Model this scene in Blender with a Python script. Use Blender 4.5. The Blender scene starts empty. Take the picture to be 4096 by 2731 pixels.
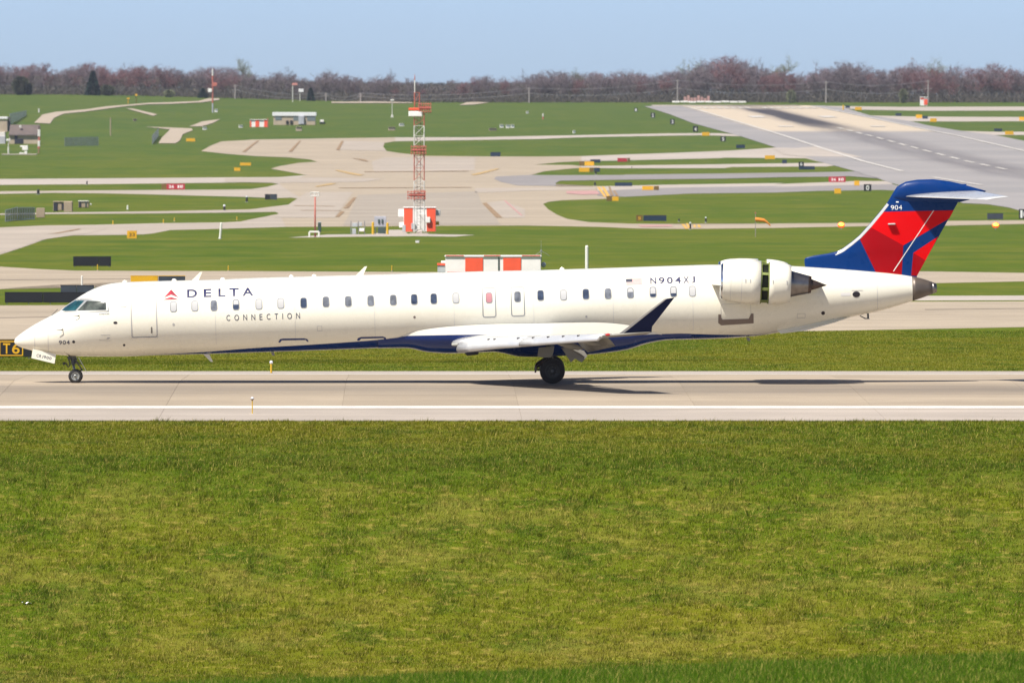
import bpy, bmesh, math, random
import numpy as np
from mathutils import Vector, Matrix
R = math.radians
random.seed(7); np.random.seed(7)
scene = bpy.context.scene
COL = scene.collection

# ------------------------------------------------------------------ camera
FPX = 42700.0            # focal length in photo pixels (photo is 4096 x 2731)
HC = 10.5                # camera height above the runway crown
Y0 = 384.0               # photo row of the true horizon
PITCH = math.atan((1365.5 - Y0) / FPX)
cam_d = bpy.data.cameras.new('camera'); cam = bpy.data.objects.new('camera', cam_d)
COL.objects.link(cam); scene.camera = cam
cam.location = (0, 0, HC); cam.rotation_euler = (math.pi/2 - PITCH, 0, 0)
cam_d.sensor_width = 36.0; cam_d.lens = FPX / 4096 * 36.0
cam_d.clip_start = 1.0; cam_d.clip_end = 30000
cam_d.dof.use_dof = True; cam_d.dof.focus_distance = 386.0; cam_d.dof.aperture_fstop = 5.6

# ------------------------------------------------------------------ sky, sun, exposure
LDIR = Vector((0.45, 0.50, -1.0)).normalized()       # direction the sunlight travels
SUN_EL = math.asin(-LDIR.z)
to_sun = -LDIR
world = bpy.data.worlds.new('World'); scene.world = world; world.use_nodes = True
wn = world.node_tree.nodes; wl = world.node_tree.links
for n in list(wn): wn.remove(n)
sky = wn.new('ShaderNodeTexSky'); sky.sky_type = 'NISHITA'; sky.sun_disc = False
sky.sun_elevation = SUN_EL
sky.sun_rotation = math.atan2(to_sun.x, to_sun.y)
sky.altitude = 250; sky.air_density = 0.30; sky.dust_density = 0.65; sky.ozone_density = 1.5
bg = wn.new('ShaderNodeBackground'); bg.inputs[1].default_value = 0.125
out = wn.new('ShaderNodeOutputWorld')
wl.new(sky.outputs[0], bg.inputs[0]); wl.new(bg.outputs[0], out.inputs[0])
sun_d = bpy.data.lights.new('sun', 'SUN'); sun_d.energy = 4.9; sun_d.angle = R(0.53)
sun_d.color = (1.0, 0.94, 0.84)
sun = bpy.data.objects.new('sun', sun_d); COL.objects.link(sun)
sun.rotation_euler = LDIR.to_track_quat('-Z', 'Y').to_euler(); sun.location = (-150, -150, 400)
vs = scene.view_settings
vs.view_transform = 'Standard'; vs.look = 'None'; vs.gamma = 1.0; vs.exposure = 0.48; vs.use_curve_mapping = False
scene.cycles.max_bounces = 8; scene.cycles.transparent_max_bounces = 12
scene.cycles.volume_bounces = 0

# ------------------------------------------------------------------ photo crops -> photo pixels
CR = {'A':(0,180,2.351),'B':(900,180,2.351),'C':(1900,180,2.351),'D':(2500,180,2.351),'E':(3096,180,2.351),
      'F':(0,600,2.351),'G':(1100,600,2.351),'H':(2100,600,2.351),'1':(0,950,2.351),'2':(600,1000,2.351),
      '3':(1500,950,2.351),'4':(2300,950,2.351),'5':(2800,950,2.351),'6':(3096,650,2.351),
      'W':(1750,1290,4.704),'T':(2200,1150,4.276),'N':(100,1380,7.84),'K':(200,1150,6.533),'Q':(2780,1020,4.276),
      'L':(0,440,5.6),'M':(0,740,5.6),'U':(960,420,5.6),'V':(2280,600,5.6),'X':(1240,760,3.794),'Y':(2500,800,3.675),
      'Z':(3700,700,5.94),'J':(0,1100,4.126),'S':(1540,280,2.306),'0':(0,0,1.0)}
def px(c, x, y):
    ox, oy, k = CR[c]; return ox + x/k, oy + y/k
def ray(u, v):
    a = (u - 2048) / FPX; b = (1365.5 - v) / FPX
    cp, sp = math.cos(PITCH), math.sin(PITCH)
    return Vector((a, cp + b*sp, -sp + b*cp))

# ------------------------------------------------------------------ terrain (height by distance, with a hill to the far left)
YC = 392.0; CROWN = 0.0115
PROF = [(120,1.4),(170,0.3),(205,-0.95),(219,-1.44),(227,-1.79),(236,-2.65),(252,-5.2),(290,-6.4),(301,-6.1),(306,-5.5),(322,-2.75),(331,-1.15),(335,-0.80),(340,-0.70),(357,-0.38),(YC,0.02),(418,-0.30),
        (560,-0.63),(711,-1.0),(800,-1.5),(1124,-4.0),(1300,-4.4),(1700,-4.9),(2073,-4.8),(2300,-3.7),(2500,-2.2),(2773,0.0),
        (3200,2.96),(3767,6.9),(4000,8.6),(4500,9.6),(9000,9.6),(16000,9.6)]
PY = np.array([p[0] for p in PROF], float); PZ = np.array([p[1] for p in PROF], float)
def sst(t):
    t = min(1.0, max(0.0, t)); return t*t*(3-2*t)
def hill(X, Y):
    if Y < 260: return .036*max(-25, min(25, X))*sst((Y-150)/50)*sst((255-Y)/25)
    return 2.9 * sst((-X - 25) / 150) * sst((Y - 2900) / 900)
def tz(X, Y): return float(np.interp(Y, PY, PZ)) + hill(X, Y)
def ground(u, v):
    d = ray(u, v); lo, hi = 130.0, None
    f = lambda Y: HC + d.z/d.y*Y - tz(d.x/d.y*Y, Y)
    Y = 130.0
    while Y < 8800:
        if f(Y) <= 0: hi = Y; break
        lo = Y; Y *= 1.01
    if hi is None: hi = lo = 4050.0
    for _ in range(40):
        m = (lo+hi)/2
        if f(m) <= 0: hi = m
        else: lo = m
    Y = (lo+hi)/2; X = d.x/d.y*Y
    return Vector((X, Y, tz(X, Y)))
def G(c, x, y): return ground(*px(c, x, y))
def mpp(Y): return Y / FPX     # metres per photo pixel at distance Y

# ------------------------------------------------------------------ mesh and object helpers
class MB:
    def __init__(s): s.v = []; s.f = []
    def add(s, vs_, fs_):
        o = len(s.v); s.v += [tuple(p) for p in vs_]; s.f += [tuple(i+o for i in f) for f in fs_]; return s
    def box(s, c, d, M=None, bev=0.0):
        x, y, z = d[0]/2, d[1]/2, d[2]/2
        if bev:
            b = min(bev, x*.9, y*.9, z*.9); pts = []
            for sx in (-1,1):
                for sy in (-1,1):
                    for sz in (-1,1):
                        pts += [(sx*x,sy*(y-b),sz*(z-b)),(sx*(x-b),sy*y,sz*(z-b)),(sx*(x-b),sy*(y-b),sz*z)]
            bm = bmesh.new()
            for p in pts: bm.verts.new(p)
            bmesh.ops.convex_hull(bm, input=bm.verts[:])
            bm.verts.index_update()
            P_ = [v.co.copy() for v in bm.verts]; F_ = [[v.index for v in f.verts] for f in bm.faces]; bm.free()
        else:
            P_ = [Vector(p) for p in ((-x,-y,-z),(x,-y,-z),(x,y,-z),(-x,y,-z),(-x,-y,z),(x,-y,z),(x,y,z),(-x,y,z))]
            F_ = [(0,3,2,1),(4,5,6,7),(0,1,5,4),(1,2,6,5),(2,3,7,6),(3,0,4,7)]
        c = Vector(c)
        if M is not None: P_ = [M @ p for p in P_]
        return s.add([p + c for p in P_], F_)
    def tube(s, p0, p1, r0, r1=None, n=8, cap=True):
        r1 = r0 if r1 is None else r1
        p0, p1 = Vector(p0), Vector(p1); d = (p1-p0).normalized()
        a = d.orthogonal().normalized(); b = d.cross(a)
        V = []
        for p, r in ((p0,r0),(p1,r1)):
            for i in range(n):
                t = 2*math.pi*i/n; V.append(p + a*r*math.cos(t) + b*r*math.sin(t))
        F_ = [(i,(i+1)%n,n+(i+1)%n,n+i) for i in range(n)]
        if cap: F_ += [tuple(reversed(range(n))), tuple(range(n,2*n))]
        return s.add(V, F_)
    def path(s, pts, r, n=6):
        for i in range(len(pts)-1): s.tube(pts[i], pts[i+1], r, r, n)
        return s
    def prism(s, poly, y0, y1):     # poly in (x,z), extruded along y
        n = len(poly)
        V = [(p[0],y0,p[1]) for p in poly] + [(p[0],y1,p[1]) for p in poly]
        F_ = [tuple(range(n)), tuple(reversed(range(n,2*n)))] + [(i,n+i,n+(i+1)%n,(i+1)%n) for i in range(n)]
        return s.add(V, F_)
    def loft(s, rings, closed=True, caps=True):
        n = len(rings[0]); o = len(s.v); V = [p for r in rings for p in r]; F_ = []
        for k in range(len(rings)-1):
            for i in range(n if closed else n-1):
                j = (i+1) % n
                F_.append((k*n+i, k*n+j, (k+1)*n+j, (k+1)*n+i))
        if caps and closed: F_ += [tuple(reversed(range(n))), tuple(range((len(rings)-1)*n, len(rings)*n))]
        return s.add(V, F_)
    def lathe(s, prof, axis_o, axis_d, n=40):   # prof [(t along axis, r)]
        o = Vector(axis_o); d = Vector(axis_d).normalized(); a = Vector((0,0,1)); a = (a - d*a.dot(d)).normalized(); b = d.cross(a)
        rings = []
        for t, r in prof:
            r = max(r, 1e-4)
            rings.append([o + d*t + a*r*math.cos(2*math.pi*i/n) + b*r*math.sin(2*math.pi*i/n) for i in range(n)])
        return s.loft(rings, True, False)
    def ball(s, c, r, n=10, m=6, sc=(1,1,1)):
        c = Vector(c); rings = []
        for k in range(m+1):
            t = math.pi*k/m; q = max(math.sin(t), 1e-3)
            rings.append([c + Vector((r*sc[0]*q*math.cos(2*math.pi*i/n), r*sc[1]*q*math.sin(2*math.pi*i/n), r*sc[2]*math.cos(t))) for i in range(n)])
        return s.loft(rings, True, False)
    def build(s, name, m, parent=None, smooth=False, recalc=True, label=None):
        me = bpy.data.meshes.new(name); me.from_pydata([tuple(p) for p in s.v], [], s.f)
        if recalc:
            bm = bmesh.new(); bm.from_mesh(me); bmesh.ops.recalc_face_normals(bm, faces=bm.faces[:]); bm.to_mesh(me); bm.free()
        if smooth: me.shade_smooth()
        return mobj(name, me, m, parent, label)
def mobj(name, me, m, parent=None, label=None):
    if isinstance(m, str): m = M[m]
    if m is not None and not me.materials: me.materials.append(m)
    o = bpy.data.objects.new(name, me); COL.objects.link(o)
    if parent is not None: o.parent = parent
    if label: o['label'] = label
    return o
def thing(name, label, cat, loc=(0,0,0), rz=0.0, group=None):
    o = bpy.data.objects.new(name, None); COL.objects.link(o); o.location = loc; o.rotation_euler = (0,0,rz)
    o.empty_display_size = 0.5
    return tag(o, label, cat, group)
def tag(o, label, cat, group=None, kind=None):
    o['label'] = label; o['category'] = cat
    if group: o['group'] = group
    if kind: o['kind'] = kind
    return o
def copy_tree(o, parent=None):
    c = o.copy(); COL.objects.link(c); c.parent = parent
    for ch in o.children: copy_tree(ch, c)
    return c

# ------------------------------------------------------------------ materials
M = {}
def nodes_of(name):
    m = bpy.data.materials.new(name); m.use_nodes = True; M[name] = m
    return m, m.node_tree.nodes, m.node_tree.links, m.node_tree.nodes['Principled BSDF']
def simple(name, col, rough=0.6, metal=0.0, var=0.0, vscale=2.0, coat=0.0, spec=None, emit=None, es=0.0):
    m, N, L, B = nodes_of(name)
    B.inputs['Base Color'].default_value = (*col, 1); B.inputs['Roughness'].default_value = rough; B.inputs['Metallic'].default_value = metal
    if coat: B.inputs['Coat Weight'].default_value = coat; B.inputs['Coat Roughness'].default_value = 0.06
    if spec is not None: B.inputs['Specular IOR Level'].default_value = spec
    if emit: B.inputs['Emission Color'].default_value = (*emit, 1); B.inputs['Emission Strength'].default_value = es
    if var:
        t = N.new('ShaderNodeTexCoord'); n = N.new('ShaderNodeTexNoise'); n.inputs['Scale'].default_value = vscale; n.inputs['Detail'].default_value = 6
        r = N.new('ShaderNodeMapRange'); r.inputs[1].default_value = .3; r.inputs[2].default_value = .7
        r.inputs[3].default_value = 1-var; r.inputs[4].default_value = 1+var*.5
        x = N.new('ShaderNodeMix'); x.data_type = 'RGBA'; x.blend_type = 'MULTIPLY'; x.inputs[0].default_value = 1
        x.inputs[6].default_value = (*col, 1)
        L.new(t.outputs['Object'], n.inputs['Vector']); L.new(n.outputs[0], r.inputs[0]); L.new(r.outputs[0], x.inputs[7]); L.new(x.outputs[2], B.inputs['Base Color'])
    return m
def noise(N, L, vec, scale, detail=4, rough=.55):
    n = N.new('ShaderNodeTexNoise'); n.inputs['Scale'].default_value = scale; n.inputs['Detail'].default_value = detail; n.inputs['Roughness'].default_value = rough
    L.new(vec, n.inputs['Vector']); return n.outputs[0]
def rng(N, L, val, a, b, c=0.0, d=1.0):
    r = N.new('ShaderNodeMapRange'); r.interpolation_type = 'SMOOTHSTEP'
    for i, q in enumerate((a,b,c,d)): r.inputs[i+1].default_value = q
    L.new(val, r.inputs[0]); return r.outputs[0]
def mixc(N, L, fac, a, b, mode='MIX'):
    x = N.new('ShaderNodeMix'); x.data_type = 'RGBA'; x.blend_type = mode
    for s_, q in ((0,fac),(6,a),(7,b)):
        if hasattr(q, 'is_output'): L.new(q, x.inputs[s_])
        elif isinstance(q, tuple): x.inputs[s_].default_value = (*q, 1)
        else: x.inputs[s_].default_value = q
    return x.outputs[2]
def math_(N, L, op, a, b=None, c=None):
    x = N.new('ShaderNodeMath'); x.operation = op
    for i, q in enumerate((a,b,c)):
        if q is None: continue
        if hasattr(q, 'is_output'): L.new(q, x.inputs[i])
        else: x.inputs[i].default_value = q
    return x.outputs[0]
def position(N, L):
    g = N.new('ShaderNodeNewGeometry'); s_ = N.new('ShaderNodeSeparateXYZ'); L.new(g.outputs['Position'], s_.inputs[0])
    return g.outputs['Position'], s_.outputs[0], s_.outputs[1], s_.outputs[2]

G_GREEN = (0.090, 0.128, 0.003); G_DEEP = (0.054, 0.096, 0.002); G_OLIVE = (0.136, 0.142, 0.006); G_STRAW = (0.29, 0.235, 0.05)
def grass_colour(N, L, blade=False):
    P_, X, Y, Z = position(N, L)
    flat = N.new('ShaderNodeVectorMath'); flat.operation = 'MULTIPLY'; flat.inputs[1].default_value = (1,1,0); L.new(P_, flat.inputs[0]); P_ = flat.outputs[0]
    big = noise(N, L, P_, .035, 3); mid = noise(N, L, P_, .33, 4); fine = noise(N, L, P_, 2.2, 4)
    c = mixc(N, L, rng(N, L, big, .38, .62), G_GREEN, G_OLIVE)
    c = mixc(N, L, rng(N, L, mid, .46, .66, 0, .75), c, G_DEEP)
    near = rng(N, L, Y, 326, 338, 1, .15)                     # rough, thinner turf on the near bank
    st = math_(N, L, 'MULTIPLY', rng(N, L, noise(N, L, P_, .22, 5, .65), .46, .66), near)
    c = mixc(N, L, math_(N, L, 'MULTIPLY', st, .30), c, G_STRAW)
    st2 = math_(N, L, 'MULTIPLY', rng(N, L, fine, .52, .70), rng(N, L, Y, 330, 480, .75, .30))
    c = mixc(N, L, st2, c, G_STRAW)
    # damp green line along the crest of the bank, fresh growth on the rise nearest the camera
    wob = math_(N, L, 'ADD', Y, math_(N, L, 'MULTIPLY', noise(N, L, P_, .3, 3), 6))
    damp = math_(N, L, 'MULTIPLY', rng(N, L, wob, 330, 334), rng(N, L, wob, 337.4, 338.2, 1, 0))
    c = mixc(N, L, math_(N, L, 'MULTIPLY', damp, .5), c, G_DEEP)
    c = mixc(N, L, rng(N, L, Y, 232, 240, .9, 0), c, (0.070,0.145,0.005))
    # mid-field turf: long mown swathes, drier and damper ground
    mp = N.new('ShaderNodeMapping'); mp.inputs['Scale'].default_value = (.030, .013, 0); L.new(P_, mp.inputs['Vector'])
    mp2 = N.new('ShaderNodeMapping'); mp2.inputs['Scale'].default_value = (.012, .055, 0); L.new(P_, mp2.inputs['Vector'])
    f1 = noise(N, L, mp.outputs[0], 1.0, 5, .62); f2 = noise(N, L, mp2.outputs[0], 1.0, 4, .6)
    mc = mixc(N, L, rng(N, L, f1, .38, .62), (0.074,0.115,0.007), (0.108,0.132,0.010))
    mc = mixc(N, L, rng(N, L, f2, .46, .66, 0, .6), mc, (0.050,0.092,0.009))
    mc = mixc(N, L, rng(N, L, noise(N, L, mp.outputs[0], 5.0, 5, .7), .54, .72, 0, .28), mc, (0.19,0.17,0.05))
    mp3 = N.new('ShaderNodeMapping'); mp3.inputs['Scale'].default_value = (.16, .045, 0); L.new(P_, mp3.inputs['Vector']); f3 = noise(N, L, mp3.outputs[0], 1.0, 6, .7)
    mc = mixc(N, L, rng(N, L, f3, .48, .66, 0, .55), mc, (0.150,0.152,0.024))
    mc = mixc(N, L, rng(N, L, f3, .34, .46, .5, 0), mc, (0.044,0.085,0.008))
    c = mixc(N, L, rng(N, L, Y, 500, 640), c, mc)
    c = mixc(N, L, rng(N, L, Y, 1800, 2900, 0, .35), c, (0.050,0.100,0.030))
    return c, Y, fine
def grass_material():
    m, N, L, B = nodes_of('grass')
    c, Y, fine = grass_colour(N, L)
    L.new(c, B.inputs['Base Color']); B.inputs['Roughness'].default_value = 1; B.inputs['Specular IOR Level'].default_value = .1
    b = N.new('ShaderNodeBump'); b.inputs['Strength'].default_value = .6; b.inputs['Distance'].default_value = .06
    L.new(fine, b.inputs['Height']); L.new(b.outputs[0], B.inputs['Normal'])
    m, N, L, B = nodes_of('grass_blade')
    c, Y, fine = grass_colour(N, L)
    a = N.new('ShaderNodeAttribute'); a.attribute_name = 'rnd'
    c = mixc(N, L, rng(N, L, a.outputs['Fac'], .78, .97, 0, .85), c, (0.38,0.305,0.085))
    k = rng(N, L, a.outputs['Fac'], 0, .7, .74, 1.34)
    c = mixc(N, L, 1.0, c, k, 'MULTIPLY')
    L.new(c, B.inputs['Base Color']); B.inputs['Roughness'].default_value = .8; B.inputs['Specular IOR Level'].default_value = .08
    tr = N.new('ShaderNodeBsdfTranslucent'); mx = N.new('ShaderNodeMixShader'); mx.inputs[0].default_value = .3
    L.new(c, tr.inputs[0]); o = N['Material Output']
    L.new(B.outputs[0], mx.inputs[1]); L.new(tr.outputs[0], mx.inputs[2]); L.new(mx.outputs[0], o.inputs[0])
grass_material()
def pavement(name, col, var=.10, streak=True, dark=None, slab=False):
    m, N, L, B = nodes_of(name)
    P_, X, Y, Z = position(N, L)
    mp = N.new('ShaderNodeMapping'); mp.inputs['Scale'].default_value = (.05, 1, 1); L.new(P_, mp.inputs['Vector'])
    c = mixc(N, L, rng(N, L, noise(N, L, P_, .22, 6, .6), .3, .7), tuple(q*(1-var) for q in col), tuple(q*(1+var*.6) for q in col))
    if streak:
        c = mixc(N, L, rng(N, L, noise(N, L, mp.outputs[0], .55, 5, .6), .42, .72, 0, .30), c, tuple(q*.72 for q in col))
    c = mixc(N, L, rng(N, L, noise(N, L, P_, 3.5, 5, .7), .45, .75, 0, .22), c, tuple(q*.7 for q in col))
    mq = N.new('ShaderNodeMapping'); mq.inputs['Scale'].default_value = (.006, .10, 1); L.new(P_, mq.inputs['Vector'])
    c = mixc(N, L, rng(N, L, noise(N, L, mq.outputs[0], 1.0, 6, .7), .40, .64, 0, .6), c, tuple(q*.70 for q in col))
    mr = N.new('ShaderNodeMapping'); mr.inputs['Scale'].default_value = (.012, 1.6, 1); L.new(P_, mr.inputs['Vector'])
    c = mixc(N, L, rng(N, L, noise(N, L, mr.outputs[0], 1.0, 5, .7), .50, .72, 0, .38), c, tuple(q*.62 for q in col))
    c = mixc(N, L, rng(N, L, noise(N, L, P_, .035, 5, .65), .50, .70, 0, .35), c, tuple(q*1.22 for q in col))
    if slab:
        oi = N.new('ShaderNodeObjectInfo'); k = rng(N, L, oi.outputs['Random'], 0, 1, .93, 1.04)
        c = mixc(N, L, 1.0, c, k, 'MULTIPLY')
    if dark:     # tyre rubber laid along the touchdown lane
        y0, y1, y2, y3, amt = dark
        band = math_(N, L, 'MULTIPLY', rng(N, L, Y, y0, y1), rng(N, L, Y, y2, y3, 1, 0))
        band = math_(N, L, 'MULTIPLY', band, rng(N, L, noise(N, L, mp.outputs[0], 1.2, 4), .3, .65, .35, 1))
        c = mixc(N, L, math_(N, L, 'MULTIPLY', band, amt), c, (.11,.10,.095))
    L.new(c, B.inputs['Base Color']); B.inputs['Roughness'].default_value = .9; B.inputs['Specular IOR Level'].default_value = .25
    b = N.new('ShaderNodeBump'); b.inputs['Strength'].default_value = .25; b.inputs['Distance'].default_value = .01
    L.new(noise(N, L, P_, 12, 5), b.inputs['Height']); L.new(b.outputs[0], B.inputs['Normal'])
    return m
pavement('concrete_slab', (.41,.338,.255), slab=True, dark=(376,383,386,391,.55))
pavement('concrete_shoulder', (.43,.375,.325))
pavement('concrete_tan', (.42,.35,.265))
pavement('concrete_pale', (.47,.415,.365))
pavement('asphalt_grey', (.29,.270,.265), var=.12)
pavement('asphalt_dark', (.215,.195,.185), var=.12)
pavement('joint_filler', (.26,.215,.17))
pavement('concrete_mid', (.43,.372,.312))
pavement('concrete_grey', (.375,.325,.268))
simple('paint_white', (.72,.70,.66), .7, var=.12, vscale=1.5)
simple('paint_yellow', (.50,.34,.14), .7, var=.25, vscale=1.0)
simple('paint_far', (.60,.57,.53), .8, var=.3, vscale=.3)
simple('hold_yellow', (.70,.40,.07), .7, var=.2, vscale=.5)
simple('paint_brown', (.30,.20,.11), .8, var=.3, vscale=1.0)
simple('paint_red', (.50,.28,.26), .8, var=.3, vscale=1.0)
simple('dirt_track', (.42,.35,.27), .95, var=.2, vscale=.4)
# ================================================================== the ground and everything paved
def build_ground():
    rows = sorted(set([p for p in PY if p < 4480] + list(np.geomspace(130, 4300, 190)) + [4480]))
    ts = np.linspace(-1, 1, 61); V = []; F_ = []
    W = []
    for Y in rows:
        half = .062*Y + 40
        xs = [-2900, -1200] + list(ts*half) + [1200, 2900]
        for X in xs: V.append((X, Y, tz(X, Y)))
        W = len(xs)
    for r in range(len(rows)-1):
        for i in range(W-1): F_.append((r*W+i, r*W+i+1, (r+1)*W+i+1, (r+1)*W+i))
    me = bpy.data.meshes.new('ground'); me.from_pydata(V, [], F_); me.shade_smooth()
    o = mobj('ground', me, 'grass'); o['kind'] = 'structure'
build_ground()

def sheet(name, pts, mat, lift, kind='structure', parent=None):
    """a flat sheet that follows the terrain; pts are world points (only x, y used)"""
    bm = bmesh.new()
    vs_ = [bm.verts.new((p[0], p[1], 0)) for p in pts]
    bm.faces.new(vs_)
    bmesh.ops.triangulate(bm, faces=bm.faces[:])
    ys = [p[1] for p in pts]; y0, y1 = min(ys), max(ys)
    for Y in list(PY) + ([] if y0 < 2600 else list(np.linspace(2700, 4000, 14))):
        if y0 < Y < y1:
            bmesh.ops.bisect_plane(bm, geom=bm.verts[:]+bm.edges[:]+bm.faces[:], plane_co=(0,Y,0), plane_no=(0,1,0))
    if y0 > 2600:
        xs = [p[0] for p in pts]
        for X in np.arange(-260, 260, 20):
            if min(xs) < X < max(xs): bmesh.ops.bisect_plane(bm, geom=bm.verts[:]+bm.edges[:]+bm.faces[:], plane_co=(X,0,0), plane_no=(1,0,0))
    for v in bm.verts: v.co.z = tz(v.co.x, v.co.y) + lift*max(1.0, v.co.y/400)
    for f in bm.faces:
        if f.normal.z < 0: f.normal_flip()
    bm.normal_update()
    for f in bm.faces:
        if f.normal.z < 0: f.normal_flip()
    me = bpy.data.meshes.new(name); bm.to_mesh(me); bm.free()
    o = mobj(name, me, mat, parent)
    if parent is None and kind: o['kind'] = kind
    return o
def gp(*items):
    """points given as crop letter followed by (x, y) pairs"""
    res = []; c = None
    for it in items:
        if isinstance(it, str): c = it
        else: res.append(G(c, *it))
    return res
L1, L2, L3 = .006, .012, .018

# ---- near runway: crowned, slabs with recessed joints, shoulders and painted edge lines
def rx(k, Y): return .05 + 6.1*k - .0093*(Y - 388)
def build_runway():
    ya, yb, yc, yd = 357.3, 366.6, 411.0, 418.0
    rw = sheet('runway', [(-120,ya),(120,ya),(120,yd),(-120,yd)], 'joint_filler', .022)
    n = 7; step = (yc - yb) / n; base = None; g = .006
    def slab(mat_, x0a, x1a, x0b, x1b, y0, y1, nm='slab'):
        mb = MB(); top = .030
        ys = [y0, y1] if not (y0 < YC < y1) else [y0, YC, y1]
        rows = []
        for y in ys:
            t = (y-y0)/(y1-y0); xa = x0a+(x0b-x0a)*t; xb = x1a+(x1b-x1a)*t; z = tz(0, y)
            rows.append([(xa,y,z),(xa,y,z+top),(xb,y,z+top),(xb,y,z)])
        mb.loft(rows, False, False)
        r0, r1 = rows[0], rows[-1]
        mb.add(r0, [(0,1,2,3)]); mb.add(r1, [(3,2,1,0)])
        return mb.build(nm, mat_, rw)
    for i in range(n):
        for k in range(-8, 8):
            y0, y1 = yb+i*step+g, yb+(i+1)*step-g
            slab('concrete_slab', rx(k,y0)+g, rx(k+1,y0)-g, rx(k,y1)+g, rx(k+1,y1)-g, y0, y1)
    for (y0, y1, w) in ((ya, yb, 12.2), (yc, yd, 12.2)):      # shoulders
        for k in range(-8, 8, 2):
            slab('concrete_shoulder', rx(k,y0)+g, rx(k+2,y0)-g, rx(k,y1)+g, rx(k+2,y1)-g, y0+g, y1-g, 'shoulder_slab')
    def line(y, w, nm):
        mb = MB(); z = .036
        r0 = [(-48,y-w/2,tz(0,y-w/2)+z),(48,y-w/2,tz(0,y-w/2)+z),(48,y+w/2,tz(0,y+w/2)+z),(-48,y+w/2,tz(0,y+w/2)+z)]
        mb.add(r0, [(0,1,2,3)]); mb.build(nm, 'paint_white', rw, recalc=False)
    line(368.0, 1.9, 'edge_line'); line(409.6, .95, 'edge_line')
build_runway()

# ---- taxiways behind the runway
def edge(pairs): return [ground(u, v) for u, v in pairs]
near_taxi = sheet('taxiway', edge([(-4000,1478),(0,1398),(300,1388),(3170,1326),(8000,1236),(8000,1190),(3750,1207),(1900,1214),(0,1222),(-4000,1250)]), 'concrete_tan', L1)
sheet('joint_line', edge([(-300,1278),(200,1270),(400,1266),(400,1262),(200,1267),(-300,1275)]), 'joint_filler', L2, parent=near_taxi)
sheet('joint_line', edge([(3700,1240),(4400,1232),(4400,1230),(3700,1237.5)]), 'joint_filler', L2, parent=near_taxi)
mid_taxi = sheet('taxiway', edge([(-500,1160),(0,1157),(85,1149),(240,1138),(450,1131),(1500,1128),(2600,1130),(3750,1133),(4096,1126),(4700,1120),
        (4700,1094),(4096,1092),(3700,1086),(1750,1089),(1000,1085),(300,1083),(140,1076),(0,1067),(-500,1050)]), 'concrete_tan', L1)
sheet('joint_line', edge([(-300,1123),(200,1120),(600,1116),(600,1114.6),(200,1118),(-300,1121)]), 'joint_filler', L2, parent=mid_taxi)
sheet('pavement_strip', edge([(3600,1184),(8000,1170),(8000,1188),(3600,1203)]), 'concrete_pale', L1)

# the wide crossing apron of the field centre and the taxiways that leave it, left and right
apron = sheet('apron', gp('G',(100,725),(1000,720),(1550,715),(2350,712),'H',(700,725),(1050,740),(1500,745),(2350,735),'6',(900,600),(1640,595),(2350,580),(3200,575),
    '6',(3200,530),(2350,545),(1650,550),(900,570),(0,575),'H',(2350,695),(1450,700),(1000,695),(600,680),(400,650),(300,610),(220,560),(170,510),
    'H',(220,490),(350,475),(750,462),(900,455),'C',(1150,1420),(1140,1330),'C',(800,1335),(760,1330),(700,1305),(760,1278),(800,1265),(520,1225),(650,1190),(900,1165),(1000,1158),(1000,1140),(900,1131),(560,1128),
    'C',(800,1105),(1000,1095),(1000,1048),(600,1052),(0,1050),'B',(1900,1045),(1650,1020),(1520,1000),(1490,960),(1500,925),(1600,908),(1600,871),
    'B',(900,882),(230,893),'A',(2350,895),(2080,910),(1980,950),(1890,1000),'B',(0,1025),(300,1048),(600,1060),(800,1080),(870,1100),(700,1110),(520,1140),(430,1165),
    'B',(600,1195),(775,1225),(505,1308),'G',(265,465),(130,515),(45,600)), 'concrete_tan', L1)
sheet('taxiway', gp('A',(-900,1266),(0,1262),(1000,1256),'B',(0,1247),(500,1245),(775,1225),(505,1308),(430,1298),(250,1293),(0,1297),'A',(1000,1310),(0,1318),(-900,1322)), 'concrete_pale', L1)
sheet('taxiway', gp('A',(-900,1384),(0,1378),(800,1370),(1500,1365),'B',(0,1362),(250,1357),(400,1335),(505,1308),'G',(265,465),(150,450),(0,455),'F',(2350,445),(1800,430),(1000,410),(500,405),(0,415),(-900,425)), 'concrete_mid', L1)
sheet('service_track', gp('F',(-900,612),(0,600),(430,590),(1500,577),(2350,560),'G',(130,515),(45,600),(0,583),'F',(2350,588),(1500,598),(430,605),(0,612),(-900,622)), 'concrete_mid', L1)
sheet('taxiway', gp('F',(-900,745),(0,730),(400,712),(900,705),(1500,690),(2100,683),(2260,675),(2350,655),'G',(45,600),(100,725),'F',(2350,735),(2000,745),(1600,755),(1350,795),(1200,800),(700,805),(500,825),(400,850),(250,905),(100,955),(0,985),(-900,1250)), 'concrete_mid', L1)
strip_hi = sheet('taxiway', gp('B',(1600,871),(2350,870),'C',(600,858),(1000,850),(1800,834),(2150,832),'D',(900,832),(1080,848),'D',(1080,862),(900,856),
    'C',(2150,851),(1800,856),(1000,871),(600,886),(0,896),'B',(1900,903),(1600,908)), 'concrete_pale', L1)
strip_1 = sheet('taxiway', gp('C',(1000,1048),'D',(0,1032),(500,1015),(1000,995),(1380,970),(1640,1000),(1850,1105),(1840,1104),(1700,1068),(900,1062),'C',(2350,1066),(1300,1090),(1000,1095)), 'concrete_pale', L1)
strip_2 = sheet('taxiway', gp('C',(1000,1140),(1400,1136),'D',(0,1135),(800,1125),(1500,1115),(2070,1108),'D',(2100,1120),(1900,1145),(1000,1150),'C',(2350,1160),(1400,1162),(1000,1158)), 'concrete_pale', L1)
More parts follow.
